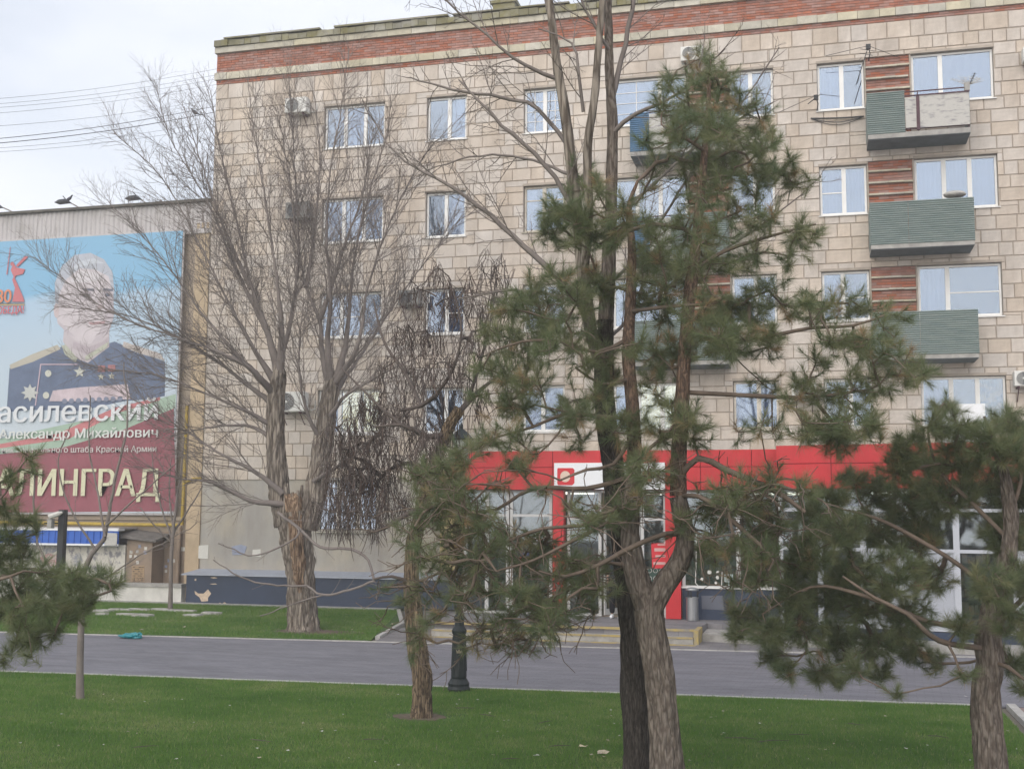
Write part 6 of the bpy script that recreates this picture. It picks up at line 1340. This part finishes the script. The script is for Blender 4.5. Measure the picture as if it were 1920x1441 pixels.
gr = blades(190000, (-25, -9.2), (22.8, 31.1), ok_far, 0.03, 0.075, 0.010, 'grass', (-16, 27, 0)); tag(gr, 'short green grass of the far lawn under the big bare elm', 'grass', kind='stuff')
# bare soil round the trunks
for i, (x, y, rx, ry) in enumerate(((trunks[0][0], KY, 0.38, 0.25), (eb.x+0.45, EY-0.2, 1.1, 0.5))):
    n = 40; ring = []
    for k in range(n): a_ = 2*math.pi*k/n; q = 1+0.28*noise.noise(Vector((math.cos(a_)*1.7, math.sin(a_)*1.7, i*5.0))); ring.append((x+rx*q*math.cos(a_), y+ry*q*math.sin(a_)))
    o = MB().slab(ring, 0.0, 0.018).build('bare_soil', m_soil); o['kind'] = 'structure'
# fallen twigs and leaves on the lawn
def leaf_mesh(s):
    n = 9; V = [(0, 0, 0.02*s)]; 
    for k in range(n): a_ = 2*math.pi*k/n; r_ = s*(0.5+0.5*abs(math.cos(a_*1.5)))*U(0.7, 1.1); V.append((r_*math.cos(a_), r_*0.7*math.sin(a_), U(0, 0.35)*s))
    return V, [(0, 1+k, 1+(k+1) % n) for k in range(n)]
def leaf(px_, py_, s, mt, label, grp, name='dry_leaf'):
    p = gnd(px_, py_, 0.035); V, f_ = leaf_mesh(s); a_ = U(0, 6.28)
    W = [(p.x+v[0]*math.cos(a_)-v[1]*math.sin(a_), p.y+v[0]*math.sin(a_)+v[1]*math.cos(a_), 0.035+v[2]) for v in V]
    tag(MB().add(W, f_).build(name, mt), label, 'leaf' if name == 'dry_leaf' else 'litter', grp)
random.seed(21)
leaf(1130, 1411, 0.11, m_leaf, 'largest curled pale dry leaf on the near lawn', None); leaf(1092, 1399, 0.07, m_leaf, 'flat pale dry leaf beside the largest leaf on the lawn', None)
leaf(1006, 1416, 0.05, m_paper, 'crumpled white paper scrap on the near lawn', None, 'paper_scrap')
spots = [(645, 1336), (860, 1310), (1045, 1333), (955, 1350), (1145, 1332), (1028, 1360), (845, 1371), (705, 1428), (1120, 1360), (1345, 1340), (1427, 1358), (1590, 1388), (1563, 1393), (1740, 1395), (1772, 1420), (1910, 1405), (1696, 1403), (1560, 1350), (1352, 1375), (930, 1368), (475, 1335), (140, 1305), (600, 1367), (480, 1400), (330, 1420), (240, 1370), (560, 1310), (1660, 1340), (1830, 1360)]
for _ in range(60): spots.append((U(20, 1900), U(1300, 1436)))
for x, y in spots: leaf(x+U(-4, 4), y+U(-3, 3), U(0.018, 0.034), random.choice([m_leaf, m_leaf, m_paper]), 'small pale dry leaf scattered on the near lawn', 'small dry leaves scattered on the lawns')
for x, y in ((207, 1175), (265, 1180), (418, 1180), (290, 1160), (650, 1151), (735, 1170), (345, 1175), (660, 1180)): leaf(x, y, U(0.04, 0.07), m_leaf, 'small pale dry leaf scattered on the far lawn', 'small dry leaves scattered on the lawns')
for x, y, L_ in ((855, 1326, 34), (900, 1338, 28), (1010, 1355, 26), (1030, 1398, 40), (1360, 1382, 60), (1420, 1390, 60), (1480, 1376, 40), (680, 1385, 36), (940, 1422, 36), (1590, 1355, 30), (470, 1385, 40), (250, 1400, 44), (1740, 1378, 40)):
    a_, b_2 = gnd(x, y, 0.05), gnd(x+L_, y+U(-6, 6), 0.05); mdl = a_.lerp(b_2, 0.5)+Vector((U(-.03, .03), U(-.06, .06), 0))
    tag(MB().tube([a_, mdl, b_2], [0.004, 0.005, 0.002], 5).build('fallen_twig', m_twig_d), 'thin dark fallen twig lying on the near lawn', 'twig', 'fallen twigs on the near lawn')
# sapling's chalky planting ring
n = 48; rg_ = MB(); c = gnd(318, 1160)
for k in range(26):
    a_ = U(0, 6.28); rr_ = U(0.9, 1.25); q = Vector((sb2.x+rr_*math.cos(a_)*1.5, S2-0.9+rr_*math.sin(a_)*0.8, 0.02)); s_ = U(0.06, 0.16); rg_.slab([(q.x-s_*1.8, q.y-s_*.5), (q.x+s_*1.4, q.y-s_*.6), (q.x+s_*1.9, q.y+s_*.4), (q.x-s_*1.2, q.y+s_*.6)], 0.0, 0.07)
o = rg_.build('chalk_rubble', m_kerb); tag(o, 'broken pale chalk rubble ringing the far sapling', 'rubble', kind='stuff')
# teal bag on the path
V = []; Fq = []; q = gnd(241, 1196); n, m_ = 18, 10
for j in range(m_+1):
    for i in range(n):
        a_ = 2*math.pi*i/n; t_ = j/m_; d = Vector((math.cos(a_)*math.sin(math.pi*t_), math.sin(a_)*math.sin(math.pi*t_), math.cos(math.pi*t_)))
        r_ = 1+0.5*noise.noise(d*2.3+Vector((5, 1, 2)))+0.2*noise.noise(d*6)
        V.append((q.x+d.x*0.22*r_+(0.10 if d.x > 0 else 0), q.y+d.y*0.12*r_, max(0.003, 0.05+d.z*(0.05+(0.04 if d.x > 0.3 else 0))*r_)))
for j in range(m_):
    for i in range(n): Fq.append((j*n+i, (j+1)*n+i, (j+1)*n+(i+1) % n, j*n+(i+1) % n))
tag(MB().add(V, Fq).build('plastic_bag', mat('teal_plastic', (0.01, 0.19, 0.22), 0.35, var=0.2, vscale=9, spec=0.5)), 'crumpled teal plastic bag lying on the grey path', 'bag')

# ------------------------------------------------------------------ person stepping out of the shop, mostly behind the trunk
fx = at(1157, 1100, SY-0.35).x; fy = SY-0.35; fz = PZ-0.012
pers = thing('person', (fx, fy, fz), 'person in navy jacket, black trousers and white sneakers stepping out of the shop', 'person')
def skin(name, verts, edges, radii, mt, parent, sub=2, root=0):
    me = bpy.data.meshes.new(name); me.from_pydata(verts, edges, []); o_ = bpy.data.objects.new(name, me); COL.objects.link(o_); o_.parent = parent
    md = o_.modifiers.new('s', 'SKIN'); md.use_smooth_shade = True
    for i, r_ in enumerate(radii): me.skin_vertices[0].data[i].radius = (r_, r_) if not isinstance(r_, tuple) else r_; me.skin_vertices[0].data[i].use_root = (i == root)
    sbm = o_.modifiers.new('u', 'SUBSURF'); sbm.levels = sub; sbm.render_levels = sub
    me.materials.append(mt); return o_
m_skin = mat('skin_tone', (0.42, 0.27, 0.20), 0.6); m_navy = mat('navy_cloth', (0.012, 0.016, 0.030), 0.85, var=0.3, vscale=8); m_trou = mat('black_cloth', (0.010, 0.010, 0.013), 0.9, var=0.3, vscale=8)
# faces the viewer (-y); walking, weight on the right foot
bv = [(0, 0, 0.92), (0, 0.01, 1.12), (0, 0.02, 1.34), (0, 0.01, 1.46), (0, 0.0, 1.53), (0, -0.01, 1.62), (0, -0.01, 1.70),
      (-0.10, 0, 0.90), (-0.12, -0.03, 0.50), (-0.12, 0.02, 0.09), (0.10, 0, 0.90), (0.10, -0.14, 0.50), (0.10, -0.16, 0.08),
      (-0.19, 0.02, 1.40), (-0.30, 0.06, 1.12), (-0.20, -0.06, 0.95), (0.19, 0.02, 1.40), (0.26, 0.03, 1.10), (0.24, -0.10, 0.90)]
be = [(0, 1), (1, 2), (2, 3), (3, 4), (4, 5), (5, 6), (0, 7), (7, 8), (8, 9), (0, 10), (10, 11), (11, 12), (2, 13), (13, 14), (14, 15), (2, 16), (16, 17), (17, 18)]
skin('body', bv, be, [0.12, 0.115, 0.13, 0.055, 0.055, 0.085, 0.07, 0.085, 0.055, 0.04, 0.085, 0.055, 0.04, 0.06, 0.042, 0.032, 0.06, 0.042, 0.032], m_skin, pers)
skin('jacket', [(0, 0, 0.84), (0, 0, 0.95), (0, 0.01, 1.15), (0, 0.02, 1.36), (0, 0.02, 1.47), (-0.20, 0.02, 1.40), (-0.30, 0.06, 1.12), (-0.21, -0.05, 0.97), (0.20, 0.02, 1.40), (0.27, 0.03, 1.10), (0.245, -0.09, 0.92)], [(0, 1), (1, 2), (2, 3), (3, 4), (3, 5), (5, 6), (6, 7), (3, 8), (8, 9), (9, 10)], [(0.19, 0.14), (0.19, 0.145), (0.185, 0.14), (0.19, 0.14), 0.08, 0.085, 0.068, 0.055, 0.085, 0.068, 0.055], m_navy, pers, root=1)
skin('trousers', [(0, 0, 0.95), (-0.10, 0, 0.86), (-0.12, -0.03, 0.50), (-0.12, 0.02, 0.10), (0.10, 0, 0.86), (0.10, -0.14, 0.50), (0.10, -0.16, 0.09)], [(0, 1), (1, 2), (2, 3), (0, 4), (4, 5), (5, 6)], [0.15, 0.105, 0.08, 0.068, 0.105, 0.08, 0.068], m_trou, pers)
skin('hair', [(0, 0.02, 1.63), (0, 0.0, 1.72), (0, -0.02, 1.755)], [(0, 1), (1, 2)], [0.085, 0.092, 0.05], mat('dark_hair', (0.03, 0.022, 0.018), 0.8), pers)
for (sx_, sy_) in ((-0.12, 0.02), (0.10, -0.16)):
    skin('sneaker', [(sx_, sy_+0.06, 0.045), (sx_, sy_-0.02, 0.05), (sx_, sy_-0.12, 0.042), (sx_, sy_-0.19, 0.035)], [(0, 1), (1, 2), (2, 3)], [0.045, 0.05, 0.046, 0.034], m_white, pers)
for d in (-1, 1):
    hx, hy, hz = (-0.20, -0.07, 0.94) if d < 0 else (0.24, -0.11, 0.88)
    V = [(hx, hy, hz), (hx, hy-0.02, hz-0.06), (hx, hy-0.03, hz-0.10)]; E_ = [(0, 1), (1, 2)]; R_ = [0.028, (0.022, 0.036), (0.018, 0.036)]
    for k in range(4): b0 = len(V); oy = (k-1.5)*0.018; V += [(hx, hy-0.03+oy, hz-0.12), (hx-d*0.010, hy-0.03+oy, hz-0.15-0.006*(1-abs(k-1.5))), (hx-d*0.025, hy-0.025+oy, hz-0.175)]; E_ += [(2, b0), (b0, b0+1), (b0+1, b0+2)]; R_ += [0.009, 0.008, 0.007]
    b0 = len(V); V += [(hx-d*0.005, hy-0.06, hz-0.07), (hx-d*0.012, hy-0.075, hz-0.10)]; E_ += [(1, b0), (b0, b0+1)]; R_ += [0.010, 0.008]
    skin('hand', V, E_, R_, m_skin, pers, 1)
for ex in (-0.03, 0.03): MB().sphere((fx+ex, fy-0.085, fz+1.645), 0.010, 0.006, 0.007, 8, 5).build('eye', m_black, pers)
MB().add([(fx-0.012, fy-0.085, fz+1.605), (fx+0.012, fy-0.085, fz+1.605), (fx, fy-0.11, fz+1.61), (fx, fy-0.085, fz+1.65)], [(0, 1, 2), (1, 3, 2), (3, 0, 2)]).build('nose', m_skin, pers)
MB().box(fx-0.02, fx+0.02, fy-0.088, fy-0.08, fz+1.578, fz+1.584).build('mouth', mat('lips', (0.30, 0.13, 0.11), 0.6), pers)
for ex in (-0.088, 0.088): MB().sphere((fx+ex, fy-0.005, fz+1.63), 0.012, 0.02, 0.03, 8, 5).build('ear', m_skin, pers)

# ------------------------------------------------------------------ thin haze volume, added to lift the dark tones
hz = MB().box(-60, 45, -22, 60, -1.3, 19.5).build('added_haze', None, loc=(0, 10, -1.3)); hz['kind'] = 'stuff'
hm = bpy.data.materials.new('added_haze_air'); hm.use_nodes = True; ht = hm.node_tree; ht.nodes.remove(ht.nodes['Principled BSDF'])
pv = ht.nodes.new('ShaderNodeVolumePrincipled'); pv.inputs['Color'].default_value = (0.93, 0.94, 0.97, 1); pv.inputs['Density'].default_value = 0.0022; pv.inputs['Anisotropy'].default_value = 0.0
ht.links.new(pv.outputs[0], ht.nodes['Material Output'].inputs['Volume']); hz.data.materials.append(hm)
